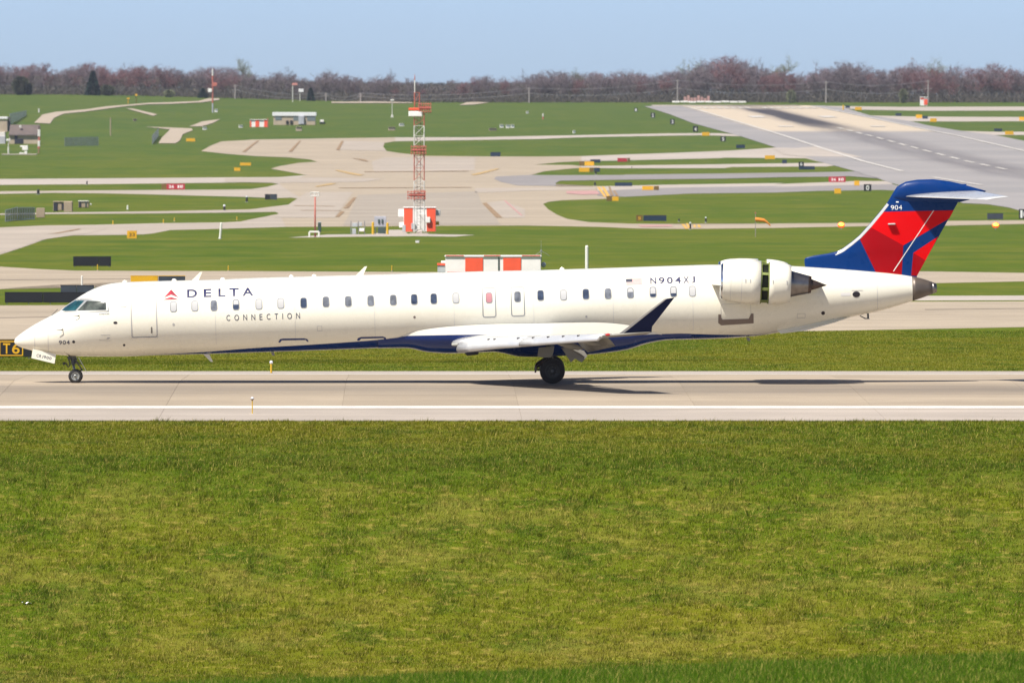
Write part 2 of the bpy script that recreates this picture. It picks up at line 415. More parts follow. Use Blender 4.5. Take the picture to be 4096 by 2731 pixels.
strip_3 = sheet('taxiway', gp('C',(200,1240),(520,1226),(800,1228),(1400,1226),'D',(0,1222),(1700,1202),(2180,1192),'E',(1010,1262),(700,1236),'D',(2000,1241),(1500,1246),'C',(2350,1260),(1300,1272),(800,1280),(760,1300),(760,1330),(400,1325),(240,1290),(180,1262)), 'asphalt_grey', L2)
strip_4 = sheet('taxiway', gp('C',(1140,1330),(1200,1330),'D',(0,1325),(400,1316),(1500,1300),'E',(0,1311),(800,1281),(1110,1282),'E',(1110,1310),(0,1336),'D',(1500,1326),(400,1345),'C',(1400,1362),(1150,1375)), 'concrete_pale', L1)
strip_5 = sheet('taxiway', gp('C',(1150,1375),(1400,1362),'D',(400,1345),(1500,1326),'E',(0,1336),(1110,1310),(1300,1360),(1130,1370),(1000,1365),(400,1375),(0,1390),'D',(600,1400),(0,1430),'C',(1300,1425),(1150,1420)), 'asphalt_grey', L1)
# paler concrete blocks inside the apron
sheet('pale_panel', gp('G',(1990,500),(2150,480),(2351,560),(2351,640),(2140,640)), 'concrete_mid', L2, parent=apron)
sheet('pale_panel', gp('G',(300,400),(735,400),(560,640),(0,640),(60,560)), 'concrete_mid', L2, parent=apron)
sheet('pale_panel', gp('F',(-300,860),(0,790),(700,770),(1000,730),(1000,742),(700,803),(400,845),(100,950),(-300,1050)), 'concrete_mid', L2, parent=apron)
sheet('pale_panel', gp('B',(1120,905),(1500,915),(1485,960),(1520,1000),(1060,990)), 'concrete_mid', L2, parent=apron)
sheet('pale_panel', gp('B',(0,1258),(900,1250),(1500,1260),(1300,1290),(500,1300),(0,1292)), 'concrete_mid', L2, parent=apron)
sheet('pale_panel', gp('C',(0,1350),(900,1340),(1130,1345),(1130,1362),(600,1372),(0,1392)), 'concrete_mid', L2, parent=apron)
sheet('grey_panel', gp('G',(780,425),(1900,392),(1945,505),(2085,650),(2120,705),(640,712),(700,600)), 'concrete_grey', L2, parent=apron)
sheet('grey_panel', gp('B',(1500,1060),(2351,1062),(2351,1180),(1900,1190),(1400,1200),(1380,1100)), 'concrete_mid', L2, parent=apron)
for q in (('G',(840,207),(1820,202),(1820,206),(840,212)), ('G',(600,359),(1850,353),(1850,357),(600,364)), ('G',(180,525),(560,532),(560,536),(180,529)), ('G',(240,570),(620,574),(620,578),(240,574))):
    sheet('joint_line', gp(*q), 'paint_brown', L3, parent=apron)
# faded taxi-line paint on the apron
for q, mt in ((('G',(735,450),(765,450),(700,540),(660,530)),'paint_brown'), (('G',(650,540),(700,540),(690,552),(640,552)),'paint_brown'), (('G',(620,580),(655,585),(600,635),(570,632)),'paint_brown'),
              (('G',(1950,505),(1990,500),(2140,640),(2080,640)),'paint_brown'), (('G',(2150,480),(2170,480),(2330,620),(2310,620)),'paint_red'),
              (('G',(560,192),(610,195),(840,238),(790,246),(600,206)),'paint_yellow'), (('G',(380,345),(520,318),(580,318),(540,330),(390,352)),'paint_yellow'),
              (('G',(1840,235),(2080,180),(2115,182),(1870,243)),'paint_yellow'), (('G',(720,80),(850,95),(880,112),(850,112),(760,90)),'paint_brown'),
              (('B',(160,1010),(300,905),(320,905),(190,1010)),'paint_brown'), (('B',(595,1008),(700,905),(715,905),(630,1008)),'paint_brown'), (('B',(1045,990),(1095,908),(1118,910),(1075,995)),'paint_brown'),
              (('M',(1030,1105),(1280,1075),(1740,990),(1820,995),(1500,1060),(1290,1095)),'paint_brown')):
    sheet('taxi_line', gp(*q), mt, L3, parent=apron)
# hold-position bars and mandatory red panels
for q, mt in ((('V',(600,830),(670,840),(820,1060),(770,1062)),'hold_yellow'), (('V',(705,828),(770,835),(895,1035),(835,1050)),'hold_yellow'),
              (('V',(860,825),(900,830),(980,1030),(910,1035)),'paint_brown'), (('V',(960,915),(1010,915),(1085,1030),(1030,1035)),'paint_brown')):
    sheet('hold_bar', gp(*q), mt, L3, parent=strip_5)
sheet('mandatory_panel', gp('V',(-80,930),(600,920),(680,1000),(300,1010),(-80,985)), 'paint_red', L3, parent=apron)
sheet('mandatory_panel', gp('Y',(190,375),(680,370),(700,395),(240,402)), 'paint_red', L3, parent=apron)
for q in (('Y',(830,362),(870,362),(930,432),(890,430)), ('Y',(895,350),(925,350),(965,420),(930,420)), ('Y',(1000,370),(1030,370),(1045,408),(1015,408)), ('Y',(1060,370),(1100,370),(1120,408),(1080,408))):
    sheet('hold_bar', gp(*q), 'hold_yellow', L3, parent=apron)
# strip of gravel round the antenna mast, service tracks on the far hill
sheet('gravel_strip', gp('G',(120,826),(500,796),(900,793),(1080,752),(1200,752),(1250,788),(1880,800),(1700,816),(1300,812),(700,818)), 'concrete_pale', L1)
sheet('service_track', gp('A',(320,738),(400,660),(520,635),(800,612),(1000,583),(1200,567),(1400,550),(1590,545),(1870,533),(1960,508),(2060,508),(2065,522),(1900,545),(1600,560),(1400,563),(1200,580),(1000,605),(800,632),(600,652),(510,690),(470,745)), 'dirt_track', .02)
sheet('service_track', gp('A',(1180,600),(1250,604),(1480,658),(1440,672)), 'dirt_track', .02)
sheet('service_track', gp('A',(1360,775),(1500,779),(1800,790),(1815,806),(1720,845),(1690,905),(1650,930),(1490,930),(1520,880),(1600,800),(1500,788)), 'dirt_track', .02)
sheet('service_track', gp('A',(1780,772),(1900,725),(2070,703),(2000,740),(1900,770)), 'dirt_track', .02)
sheet('dry_grass_strip', gp('B',(1000,540),(1400,536),(1760,545),(1760,552),(1400,552),(1000,552)), 'dirt_track', .02)
sheet('dry_grass_strip', gp('C',(-80,545),(0,540),(130,548),(0,565),(-150,572)), 'dirt_track', .02)

# ---- far runway, climbing away from us
def far_runway_material():
    m, N, L, B = nodes_of('far_runway_surface')
    P_, X, Y, Z = position(N, L)
    a = math_(N, L, 'ADD', X, math_(N, L, 'MULTIPLY', math_(N, L, 'SUBTRACT', Y, 2773), .0104))    # metres across the strip
    mp = N.new('ShaderNodeMapping'); mp.inputs['Scale'].default_value = (1, .03, 1); L.new(P_, mp.inputs['Vector'])
    st = noise(N, L, mp.outputs[0], .25, 4)
    c = mixc(N, L, rng(N, L, noise(N, L, P_, .01, 4), .35, .65), (.27,.26,.26), (.32,.30,.295))
    wob = math_(N, L, 'ADD', Y, math_(N, L, 'MULTIPLY', noise(N, L, P_, .05, 2), 60))
    main = math_(N, L, 'MULTIPLY', rng(N, L, a, 69.5, 70.5), rng(N, L, a, 115, 116.5, 1, 0))
    c = mixc(N, L, math_(N, L, 'MULTIPLY', rng(N, L, wob, 2880, 2960), main), c, (.52,.44,.34))
    ca = math_(N, L, 'ABSOLUTE', math_(N, L, 'SUBTRACT', math_(N, L, 'ADD', a, math_(N, L, 'MULTIPLY', st, 3)), 94))
    lane = rng(N, L, ca, 2.5, 11, 1, 0)
    c = mixc(N, L, math_(N, L, 'MULTIPLY', lane, rng(N, L, st, .3, .7, .4, .75)), c, (.15,.14,.145))
    heavy = math_(N, L, 'MULTIPLY', rng(N, L, ca, 2.5, 7.0, 1, 0), math_(N, L, 'MULTIPLY', rng(N, L, Y, 2880, 3150), rng(N, L, Y, 3560, 3700, 1, 0)))
    c = mixc(N, L, math_(N, L, 'MULTIPLY', heavy, .85), c, (.020,.022,.035))
    L.new(c, B.inputs['Base Color']); B.inputs['Roughness'].default_value = .9; B.inputs['Specular IOR Level'].default_value = .2
far_runway_material()
far_rw = sheet('far_runway', gp('D',(180,580),(420,655),(640,740),(1080,860),(1410,965),(1640,1035),(1850,1105),(2160,1190),'E',(760,1190),(1010,1270),(1100,1300),(1400,1385),(1780,1490),(2000,1500),(2200,1530),(2351,1570),(3000,1760),
    'E',(3000,1010),(2351,905),(2070,850),(1750,810),(1450,760),(1280,720),(900,665),(680,600),(480,575),(0,568),'D',(800,572)), 'far_runway_surface', L2)
def ab(a, Y): return Vector((a - (Y-2773)*.0104, Y, 0))
def strip(a0, a1, y0, y1, nm='edge_line', mat='paint_far'):
    sheet(nm, [ab(a0,y0), ab(a1,y0), ab(a1,y1), ab(a0,y1)], mat, L3+.01, parent=far_rw)
for y0, y1 in ((1830,2000),(2120,3720)): strip(70.3, 71.25, y0, y1)
strip(115.3, 116.2, 2000, 3720)
y = 2150
while y < 2950: strip(92.6, 93.5, y, y+36, 'centreline_dash'); y += 61
for k in range(8):
    for sgn in (-1, 1):
        c0 = 93 + sgn*(3 + k*2.4); strip(c0-.7, c0+.7, 3640, 3690, 'threshold_bar')
for sgn in (-1, 1): strip(93+sgn*11-2.2, 93+sgn*11+2.2, 3300, 3350, 'aiming_bar'); strip(93+sgn*13-2, 93+sgn*13+2, 3010, 3030, 'aiming_bar')
sheet('blast_pad', [ab(60,3745), ab(112,3745), ab(112,3800), ab(60,3800)], 'concrete_pale', L2)
sheet('taxiway', gp('E',(500,576),(800,580),(1200,585),(2351,582),(3200,585),(3200,622),(2351,620),(1400,622),(820,612),(680,600)), 'concrete_pale', L1)
sheet('taxiway', gp('E',(900,665),(1280,675),(1700,678),(2351,680),(3200,680),(3200,722),(2351,720),(1700,722),(1280,720)), 'concrete_pale', L1)
sheet('taxiway', gp('E',(1750,810),(2100,820),(2351,818),(3200,820),(3200,848),(2070,850)), 'concrete_pale', L1)
sheet('far_exit', gp('D',(1380,970),(1600,975),(1820,957),(2100,1030),(2240,1060),(1900,1055),(1640,1050),(1500,1035)), 'concrete_pale', L3, parent=far_rw)
# ================================================================== the aircraft
def paint(name, col, rough=.28, dirt=.05, coat=.5, spec=.5):
    m, N, L, B = nodes_of(name)
    t = N.new('ShaderNodeTexCoord'); o = t.outputs['Object']
    mp = N.new('ShaderNodeMapping'); mp.inputs['Scale'].default_value = (.6, 1, 2.5); L.new(o, mp.inputs['Vector'])
    c = mixc(N, L, rng(N, L, noise(N, L, mp.outputs[0], 1.2, 6, .65), .45, .8, 0, dirt*3), col, tuple(q*.72 for q in col))
    c = mixc(N, L, rng(N, L, noise(N, L, mp.outputs[0], 9, 4, .6), .5, .75, 0, dirt*2), c, tuple(q*.7 for q in col))
    L.new(c, B.inputs['Base Color'])
    L.new(rng(N, L, noise(N, L, o, 2.5, 4), .3, .7, rough*.8, rough*1.4), B.inputs['Roughness'])
    B.inputs['Coat Weight'].default_value = coat; B.inputs['Coat Roughness'].default_value = .08
    B.inputs['Specular IOR Level'].default_value = spec
    return m
paint('white_paint', (.86,.825,.70)); paint('navy_paint', (.004,.026,.15), .2, .02, .2, .35); paint('winglet_navy', (.005,.010,.05), .4, .02, .0, .1); paint('fin_blue', (.002,.032,.16), .3, .02, .03, .15)
paint('fin_red', (.68,.002,.004), .4, .015, .0, .10); paint('fin_maroon', (.33,.002,.006), .4, .015, .0, .10)
paint('wing_grey', (.52,.525,.53), .3, .06); paint('flap_grey', (.27,.255,.225), .45, .1, .1)
simple('slat_metal', (.66,.68,.71), .3, .35, var=.06, vscale=2); simple('polished_metal', (.72,.74,.78), .16, 1.0, var=.1, vscale=3); simple('exhaust_metal', (.30,.275,.265), .38, 1.0, var=.25, vscale=4)
simple('burnt_metal', (.13,.095,.08), .5, .9, var=.3, vscale=5); simple('tail_cone_grey', (.17,.14,.12), .45, .5, var=.2, vscale=2)
simple('cascade_green', (.20,.25,.06), .55, .2, var=.3, vscale=6); simple('cascade_dark', (.035,.045,.022), .5, .3)
simple('tyre', (.018,.017,.017), .75, var=.2, vscale=6); simple('hub', (.42,.43,.40), .4, .6, var=.2, vscale=8); simple('hub_dark', (.05,.05,.048), .5, .5)
simple('gear_metal', (.10,.105,.105), .45, .6, var=.3, vscale=8); simple('strut_chrome', (.20,.205,.21), .3, .8)
simple('window_frame_grey', (.30,.31,.32), .4, .3); simple('seam_grey', (.45,.44,.43), .6); simple('seam_dark', (.16,.14,.13), .6)
simple('pane_dark', (.055,.075,.125), .08, 0, coat=1.0, var=.5, vscale=5); simple('pane_grey', (.19,.205,.235), .10, 0, coat=1.0, var=.5, vscale=5)
simple('blind', (.50,.50,.50), .45); simple('blind_pink', (.50,.22,.24), .4); simple('cockpit_glass', (.015,.075,.09), .05, 0, coat=1.0, var=.6, vscale=3)
simple('cockpit_glass_side', (.07,.085,.07), .06, 0, coat=1.0, var=.8, vscale=4)
simple('letter_navy', (.008,.012,.085), .4); simple('letter_grey', (.06,.065,.10), .5); simple('letter_red', (.48,.006,.03), .5); simple('letter_crimson', (.30,.004,.025), .5)
simple('flag_red', (.62,.10,.09), .5); simple('flag_white', (.78,.76,.74), .5); simple('flag_blue', (.035,.04,.07), .5); simple('letter_white', (.8,.8,.78), .5)
simple('panel_brown', (.20,.155,.13), .5); simple('port_dark', (.02,.015,.02), .4); simple('lamp_glass', (.5,.5,.46), .05, 0, coat=1.0); simple('nav_red', (.5,.02,.03), .1, 0, coat=1.0)

D_AC = 390.0; TILT = R(1.75)
def at(u, v, Y):
    d = ray(u, v); k = Y / d.y; return Vector((d.x*k, Y, HC + d.z*k))
NOSE = at(57, 1365, D_AC)
AC = thing('airliner', 'white twin-engine regional airliner with navy belly and red and blue tail on the runway', 'airliner', NOSE)
AC.rotation_euler = (0, -TILT, 0)
ca_, sa_ = math.cos(TILT), math.sin(TILT)
def P(c, x, y, lat=0.0):
    w = at(*px(c, x, y), D_AC + lat) - NOSE
    return (w.x*ca_ + w.z*sa_, -w.x*sa_ + w.z*ca_)
def PL(c, pts, lat=0.0): return [P(c, x, y, lat) for x, y in pts]
def pchip(xs, ys):
    xs = np.array(xs, float); ys = np.array(ys, float); h = np.diff(xs); dl = np.diff(ys)/h; d = np.zeros_like(ys)
    for i in range(1, len(xs)-1):
        if dl[i-1]*dl[i] > 0:
            w1 = 2*h[i]+h[i-1]; w2 = h[i]+2*h[i-1]; d[i] = (w1+w2)/(w1/dl[i-1]+w2/dl[i])
    d[0] = dl[0]; d[-1] = dl[-1]
    def f(x):
        x = min(max(x, xs[0]), xs[-1]); i = min(max(int(np.searchsorted(xs, x))-1, 0), len(h)-1); t = (x-xs[i])/h[i]
        return float((1+2*t)*(1-t)**2*ys[i] + t*(1-t)**2*h[i]*d[i] + t*t*(3-2*t)*ys[i+1] + t*t*(t-1)*h[i]*d[i+1])
    return f
def curve(*segs):
    pts = []
    for c, ps in segs: pts += PL(c, ps)
    pts.sort(); out_ = [pts[0]]
    for p in pts[1:]:
        if p[0] > out_[-1][0] + .02: out_.append(p)
    return pchip([p[0] for p in out_], [p[1] for p in out_]), out_[0][0], out_[-1][0]
f_top, s0, s1 = curve(('1', [(134,980),(140,955),(160,932),(200,900),(300,832),(400,776),(500,724),(560,690),(640,628),(720,574),(800,523),(900,473),(1000,441),(1100,424),(1200,418),(1400,412),(1700,404)]),
                  ('2', [(600,280),(1000,262),(1600,245),(2300,226)]), ('3', [(300,338),(1000,318),(1600,305)]), ('4', [(200,290),(800,270),(1300,256)]),
                  ('5', [(60,256),(500,254),(860,268),(1100,281),(1500,310),(2000,366),(2190,420),(2226,438)]))
f_bot, _, _ = curve(('1', [(134,984),(142,1000),(170,1020),(220,1040),(310,1064),(420,1086),(500,1098),(600,1107),(730,1116),(1000,1118),(1200,1117)]),
                  ('2', [(0,990),(500,978),(1000,962),(1600,941)]), ('4', [(0,975),(700,958),(1100,958),(1400,947),(1700,925),(1830,908)]),
                  ('5', [(650,908),(900,862),(1430,745),(1640,703),(1990,600),(2180,533),(2226,514)]))
f_wid = pchip([0,.04,.15,.5,1,2,3,4,5,6,25,26.5,28,29.5,31,32.4,s1], [.02,.09,.20,.40,.62,.93,1.14,1.27,1.33,1.345,1.345,1.33,1.24,1.06,.83,.52,.16])
f_navy, nv0, nv1 = curve(('1', [(1180,1119)]), ('2', [(0,986),(500,956),(1000,916),(1500,886),(2000,851),(2350,816)]), ('3', [(300,918),(720,908)]), ('4', [(400,915),(950,900),(1300,908),(1700,912),(1835,906)]))
S_END = P('5', 2226, 470)[0]; S_CONE = P('5', 1995, 480)[0]
def sect(s): 
    t, b = f_top(s), f_bot(s)
    if t - b < .02: m_ = (t+b)/2; t, b = m_+.01, m_-.01
    return t, b, f_wid(s), (t+b)/2
def surf(s, h):
    t, b, w, zc = sect(s); q = (h-zc)/((t-b)/2); q = max(-.999, min(.999, q)); return -w*math.sqrt(1-q*q)
def ring(s, a0, a1, n):
    t, b, w, zc = sect(s); r_ = (t-b)/2
    return [(s, -w*math.cos(a0+(a1-a0)*i/n), zc + r_*math.sin(a0+(a1-a0)*i/n)) for i in range(n+1)]
def navy_angle(s):
    t, b, w, zc = sect(s)
    if s <= nv0 or s >= nv1: return -math.pi/2
    return math.asin(max(-1, min(1, (f_navy(s)-zc)/((t-b)/2))))
st_all = sorted(set([0,.02,.05,.1,.17,.25,.35,.5,.65,.8,1,1.2,1.45,1.7,2,2.25,2.5,2.75,3,3.3,3.6,4,4.4,4.8,5.3,6] + list(np.arange(6.5, S_CONE, .5)) + [nv0, nv1, S_CONE]))
up = []; lo = []
for s in st_all:
    a = navy_angle(s); up.append(ring(s, a, math.pi-a, 48))
    if nv0 <= s <= nv1: lo.append(ring(s, math.pi-a, 2*math.pi+a, 12))
fus = MB().loft(up, False, False).build('fuselage', 'white_paint', AC, smooth=True)
MB().loft(lo, False, False).build('belly_panel', 'navy_paint', AC, smooth=True)
cone = MB().loft([ring(s, -math.pi/2, 1.5*math.pi, 40)[:-1] for s in np.linspace(S_CONE, S_END-.17, 6)]).build('tail_cone', 'tail_cone_grey', AC, smooth=True)
MB().loft([ring(s, -math.pi/2, 1.5*math.pi, 40)[:-1] for s in np.linspace(S_END-.17, S_END, 3)]).build('exhaust_pipe', 'exhaust_metal', cone, smooth=True)

# ---- surface-hugging patches: paint, panes, lettering
def lay(bm, surf_f, off, hs=.06, ss=.25):
    bmesh.ops.triangulate(bm, faces=bm.faces[:])
    xs = [v.co.x for v in bm.verts]; zs = [v.co.z for v in bm.verts]
    for lo_, hi_, st, no in ((min(zs), max(zs), hs, (0,0,1)), (min(xs), max(xs), ss, (1,0,0))):
        k = math.floor(lo_/st)*st + st
        while k < hi_:
            bmesh.ops.bisect_plane(bm, geom=bm.verts[:]+bm.edges[:]+bm.faces[:], plane_co=(k*no[0],0,k*no[2]), plane_no=no); k += st
    for v in bm.verts: v.co.y = surf_f(v.co.x, v.co.z) - off
    for f in bm.faces: f.normal_update()
    for f in bm.faces:
        if f.normal.y > 0: f.normal_flip()
def patch(name, polys, mat, parent, surf_f=surf, off=.004, hs=.06, ss=.25, label=None):
    bm = bmesh.new()
    for poly in polys:
        vs_ = [bm.verts.new((p[0], 0, p[1])) for p in poly]; bm.faces.new(vs_)
    lay(bm, surf_f, off, hs, ss)
    me = bpy.data.meshes.new(name); bm.to_mesh(me); bm.free(); me.shade_smooth()
    return mobj(name, me, mat, parent, label)
def rrect(x0, z0, x1, z1, r, n=4):
    pts = []
    for cx, cz, a in ((x1-r,z1-r,0),(x0+r,z1-r,90),(x0+r,z0+r,180),(x1-r,z0+r,270)):
        for i in range(n+1): t = R(a + 90*i/n); pts.append((cx+r*math.cos(t), cz+r*math.sin(t)))
    return pts
def ringpoly(outer, inner):
    n = len(outer); return [[outer[i], outer[(i+1)%n], inner[(i+1)%n], inner[i]] for i in range(n)]
BOLD = 0.0
def glyphs(txt):
    cu = bpy.data.curves.new('t', 'FONT'); cu.body = txt; cu.offset = BOLD; cu.size = 1.0; cu.fill_mode = 'FRONT'
    o = bpy.data.objects.new('t', cu); COL.objects.link(o); bpy.context.view_layer.update()
    me = bpy.data.meshes.new_from_object(o.evaluated_get(bpy.context.evaluated_depsgraph_get()))
    V = [v.co.copy() for v in me.vertices]; F_ = [list(p.vertices) for p in me.polygons]
    bpy.data.objects.remove(o); bpy.data.curves.remove(cu); bpy.data.meshes.remove(me)
    xs = [v.x for v in V]; ys = [v.y for v in V]; return V, F_, min(xs), max(xs), min(ys), max(ys)
CAPH = None
def text_bm(items, bold=0.0):
    """items: (char, x0, x1, z0, z1) boxes in a plane"""
    bm = bmesh.new()
    for ch, x0, x1, z0, z1 in items:
        V, F_, ax, bx_, ay, by = glyphs(ch); vv = []
        for v in V:
            vv.append(bm.verts.new((x0+(v.x-ax)/(bx_-ax)*(x1-x0), 0, z0+(v.y-ay)/(by-ay)*(z1-z0))))
        for f in F_:
            try: bm.faces.new([vv[i] for i in f])
            except ValueError: pass
    return bm
def lettering(name, items, mat, parent, surf_f=surf, off=.006, label=None):
    for it_ in items:
        if it_[0] == ' ': continue
        bm = text_bm([it_]); lay(bm, surf_f, off, .05, .3)
        me = bpy.data.meshes.new(name); bm.to_mesh(me); bm.free(); mobj(name, me, mat, parent, label)
def word(txt, c, x0, y0, x1, y1, lat, widths=None, gap=.35):
    """evenly set letters inside the photo box (x0,y0 = top left, x1,y1 = bottom right)"""
    a = P(c, x0, y0, lat); b = P(c, x1, y1, lat); z1 = P(c, x0, y0, lat)[1]; z0 = P(c, x1, y1, lat)[1]
    wd = {'I':.18,'J':.62,'1':.45,'L':.75,'E':.8,'T':.95,'N':1.05,'O':1.25,'C':1.0,'M':1.3,'W':1.4}
    ws = [wd.get(ch, 1.0) for ch in txt]; tot = sum(ws) + gap*(len(txt)-1); k = (b[0]-a[0])/tot; it = []; x = a[0]
    for ch, w in zip(txt, ws): it.append((ch, x, x+w*k, z0, z1)); x += (w+gap)*k
    return it

# DELTA, CONNECTION, registration, fleet numbers, badge, flag
def hbox(c, xm, yt, yb, lat): return P(c, xm, yb, lat)[1], P(c, xm, yt, lat)[1]
z0, z1 = hbox('2', 660, 363, 438, -1.1)
items = []
for ch, xa, xb in (('D',348,441),('E',503,577),('L',642,709),('T',745,834),('A',868,971)):
    items.append((ch, P('2',xa,400,-1.1)[0], P('2',xb,400,-1.1)[0], z0, z1))
BOLD = .022
lettering('letter', items, 'letter_navy', fus); BOLD = .004
z0, z1 = hbox('2', 1065, 600, 655, -1.3); a = P('2',718,630,-1.3)[0]; b = P('2',1412,630,-1.3)[0]
it = word('CONNECTION', '2', 718, 600, 1412, 655, -1.3, gap=1.15)
lettering('letter', [(c_, xa, xb, z0, z1) for c_, xa, xb, _, _ in it], 'letter_grey', fus)
BOLD = .016
z0, z1 = hbox('4', 918, 372, 431, -1.1); it = word('N904XJ', '4', 707, 370, 1130, 431, -1.1, gap=.42)
lettering('letter', [(c_, xa, xb, z0, z1) for c_, xa, xb, _, _ in it], 'letter_navy', fus)
z0, z1 = hbox('1', 605, 966, 1006, -.75); it = word('904', '1', 553, 966, 657, 1006, -.75, gap=.22)
lettering('letter', [(c_, xa, xb, z0, z1) for c_, xa, xb, _, _ in it], 'letter_grey', fus)
BOLD = 0.0
bad = patch('badge', [PL('2', [(197,372),(130,447),(197,419)], -1.1)], 'letter_red', fus, off=.006)
patch('badge_facet', [PL('2', [(197,372),(197,419),(270,447)], -1.1)], 'letter_crimson', bad, off=.006)
patch('badge_facet', [PL('2', [(124,466),(197,440),(197,466)], -1.1)], 'letter_red', bad, off=.006)
patch('badge_facet', [PL('2', [(197,440),(276,466),(197,466)], -1.1)], 'letter_crimson', bad, off=.006)
fa = P('4',480,445,-1.1); fb = P('4',628,378,-1.1); fz0, fz1 = fa[1], fb[1]-.03
fl = patch('flag', [[(fa[0],fz0),(fb[0],fz0),(fb[0],fz1),(fa[0],fz1)]], 'flag_white', fus, off=.004)
for k in range(7):
    q0 = fz0 + (fz1-fz0)*(2*k)/13; q1 = fz0 + (fz1-fz0)*(2*k+1)/13; xa = fa[0] + ((fb[0]-fa[0])*.4 if k > 2 else 0)
    patch('flag_stripe', [[(xa,q0),(fb[0],q0),(fb[0],q1),(xa,q1)]], 'flag_red', fl, off=.006)
patch('flag_canton', [[(fa[0],fz0+(fz1-fz0)*6/13),(fa[0]+(fb[0]-fa[0])*.4,fz0+(fz1-fz0)*6/13),(fa[0]+(fb[0]-fa[0])*.4,fz1),(fa[0],fz1)]], 'flag_blue', fl, off=.008)
# small maker's titles under the cockpit window and line of script lower down
it = word('BOMBARDIER', 'K', 1285, 676, 1556, 704, -1.15, gap=.3); lettering('letter', it, 'letter_grey', fus)
it = word('OPERATED BY', 'K', 1320, 1232, 1575, 1252, -1.2, gap=.3) if False else None
patch('operator_mark', [PL('K', [(1460,1360),(1510,1300),(1575,1315),(1530,1350)], -1.2), PL('K', [(1275,1372),(1580,1392),(1580,1398),(1278,1384)], -1.2), PL('K', [(1320,1240),(1575,1236),(1575,1250),(1320,1252)], -1.2)], 'seam_grey', fus)
patch('roundel', ringpoly(rrect(*P('K',1825,515,-1.15), *P('K',2000,372,-1.15), .07, 5), rrect(*P('K',1835,505,-1.15), *P('K',1990,382,-1.15), .06, 5)), 'window_frame_grey', fus)

# ---- cabin windows (crop, centre x, centre y, state)
WIN = [('2',219,531,'b'),('2',420,525,'b'),('2',600,521,'g'),('2',808,513,'h'),('2',1023,508,'b'),('2',1229,500,'b'),('2',1444,496,'d'),('2',1654,486,'g'),('2',1864,481,'g'),('2',2075,475,'g'),('2',2287,469,'g'),
       ('3',368,580,'d'),('3',552,574,'d'),('3',760,568,'b'),('3',1072,566,'p'),('3',1340,556,'g'),('3',1557,543,'d'),('3',1772,539,'b'),('3',1983,531,'d'),('3',2191,527,'g'),
       ('4',521,520,'u'),('4',733,512,'v'),('4',926,508,'v'),('4',1104,504,'b')]
for c, x, y, stt in WIN:
    sc, hc = P(c, x, y, -1.33); w, h = .125, .195
    fr = patch('cabin_window', ringpoly(rrect(sc-w,hc-h,sc+w,hc+h,.085), rrect(sc-w+.022,hc-h+.022,sc+w-.022,hc+h-.022,.068)), 'window_frame_grey', fus, off=.012, hs=.05)
    i0, i1, j0, j1 = sc-w+.020, hc-h+.020, sc+w-.020, hc+h-.020
    mt = {'b':'blind','g':'pane_grey','h':'pane_dark','d':'pane_dark','p':'blind_pink','u':'pane_grey','v':'pane_dark'}[stt]
    patch('pane', [rrect(i0,i1,j0,j1,.068)], mt, fr, off=.005, hs=.05)
    if stt in 'huv':
        k = {'h':.5,'u':.42,'v':.68}[stt]; patch('blind', [[(i0+.012,j1-(j1-i1)*k),(j0-.012,j1-(j1-i1)*k),(j0-.012,j1-.05),(j0-.06,j1-.012),(i0+.06,j1-.012),(i0+.012,j1-.05)]], 'blind', fr, off=.008, hs=.05)

# ---- cockpit glazing
def KP(pts, lat): return PL('K', pts, lat)
fr = patch('cockpit_window_frame', [KP([(185,648),(262,612),(650,318),(720,298),(1545,282),(1552,630),(690,640)], -.95)], 'window_frame_grey', fus, off=.006, hs=.05, ss=.08)
patch('windshield_pane', [KP([(275,612),(380,510),(560,400),(650,345),(890,345),(665,598)], -.85)], 'cockpit_glass', fr, off=.012, hs=.05, ss=.08)
sp = patch('side_pane', [KP([(705,605),(820,500),(960,350),(1445,345),(1465,400),(1468,560),(1445,580)], -1.05)], 'cockpit_glass_side', fr, off=.012, hs=.05, ss=.08)
patch('window_surround', [KP([(1475,340),(1520,330),(1520,600),(1475,590)], -1.1), KP([(700,612),(1490,596),(1490,608),(700,626)], -1.1)], 'white_paint', fr, off=.012, hs=.05, ss=.08)
MB().tube((P('J',855,665)[0], -.25, P('J',855,665)[1]), (P('J',960,560)[0], -.3, P('J',960,560)[1]), .012, n=5).build('wiper', 'gear_metal', fus)

# ---- doors, exits, cargo doors, panels, ports
def boxring(name, c, x0, y0, x1, y1, lat, w, r, mat='seam_grey'):
    a = P(c, (x0+x1)/2, y1, lat); b = P(c, (x0+x1)/2, y0, lat); xa = P(c, x0, (y0+y1)/2, lat)[0]; xb = P(c, x1, (y0+y1)/2, lat)[0]
    return patch(name, ringpoly(rrect(xa,a[1],xb,b[1],r), rrect(xa+w,a[1]+w,xb-w,b[1]-w,max(r-w,.01))), mat, fus, off=.005)
dr = boxring('cabin_door', '1', 1228, 447, 1476, 945, -1.25, .040, .1)
zb = P('1',1355,950,-1.2)[1]; x0, x1 = P('1',1236,950,-1.2)[0], P('1',1484,950,-1.2)[0]
patch('door_sill', [[(x0,zb-.03),(x1,zb-.03),(x1,zb+.035),(x0,zb+.035)]], 'polished_metal', dr, off=.03)
patch('door_handle', [PL('1', [(1420,840),(1432,840),(1432,900),(1420,900)], -1.2)], 'seam_dark', dr, off=.007)
boxring('overwing_exit', '3', 1008, 470, 1138, 752, -1.3, .035, .09, 'window_frame_grey'); boxring('overwing_exit', '3', 1277, 462, 1408, 742, -1.3, .035, .09, 'window_frame_grey')
boxring('service_panel', '2', 1572, 712, 1618, 762, -1.2, .012, .02); boxring('service_panel', '5', 913, 715, 992, 760, -1.1, .014, .02)
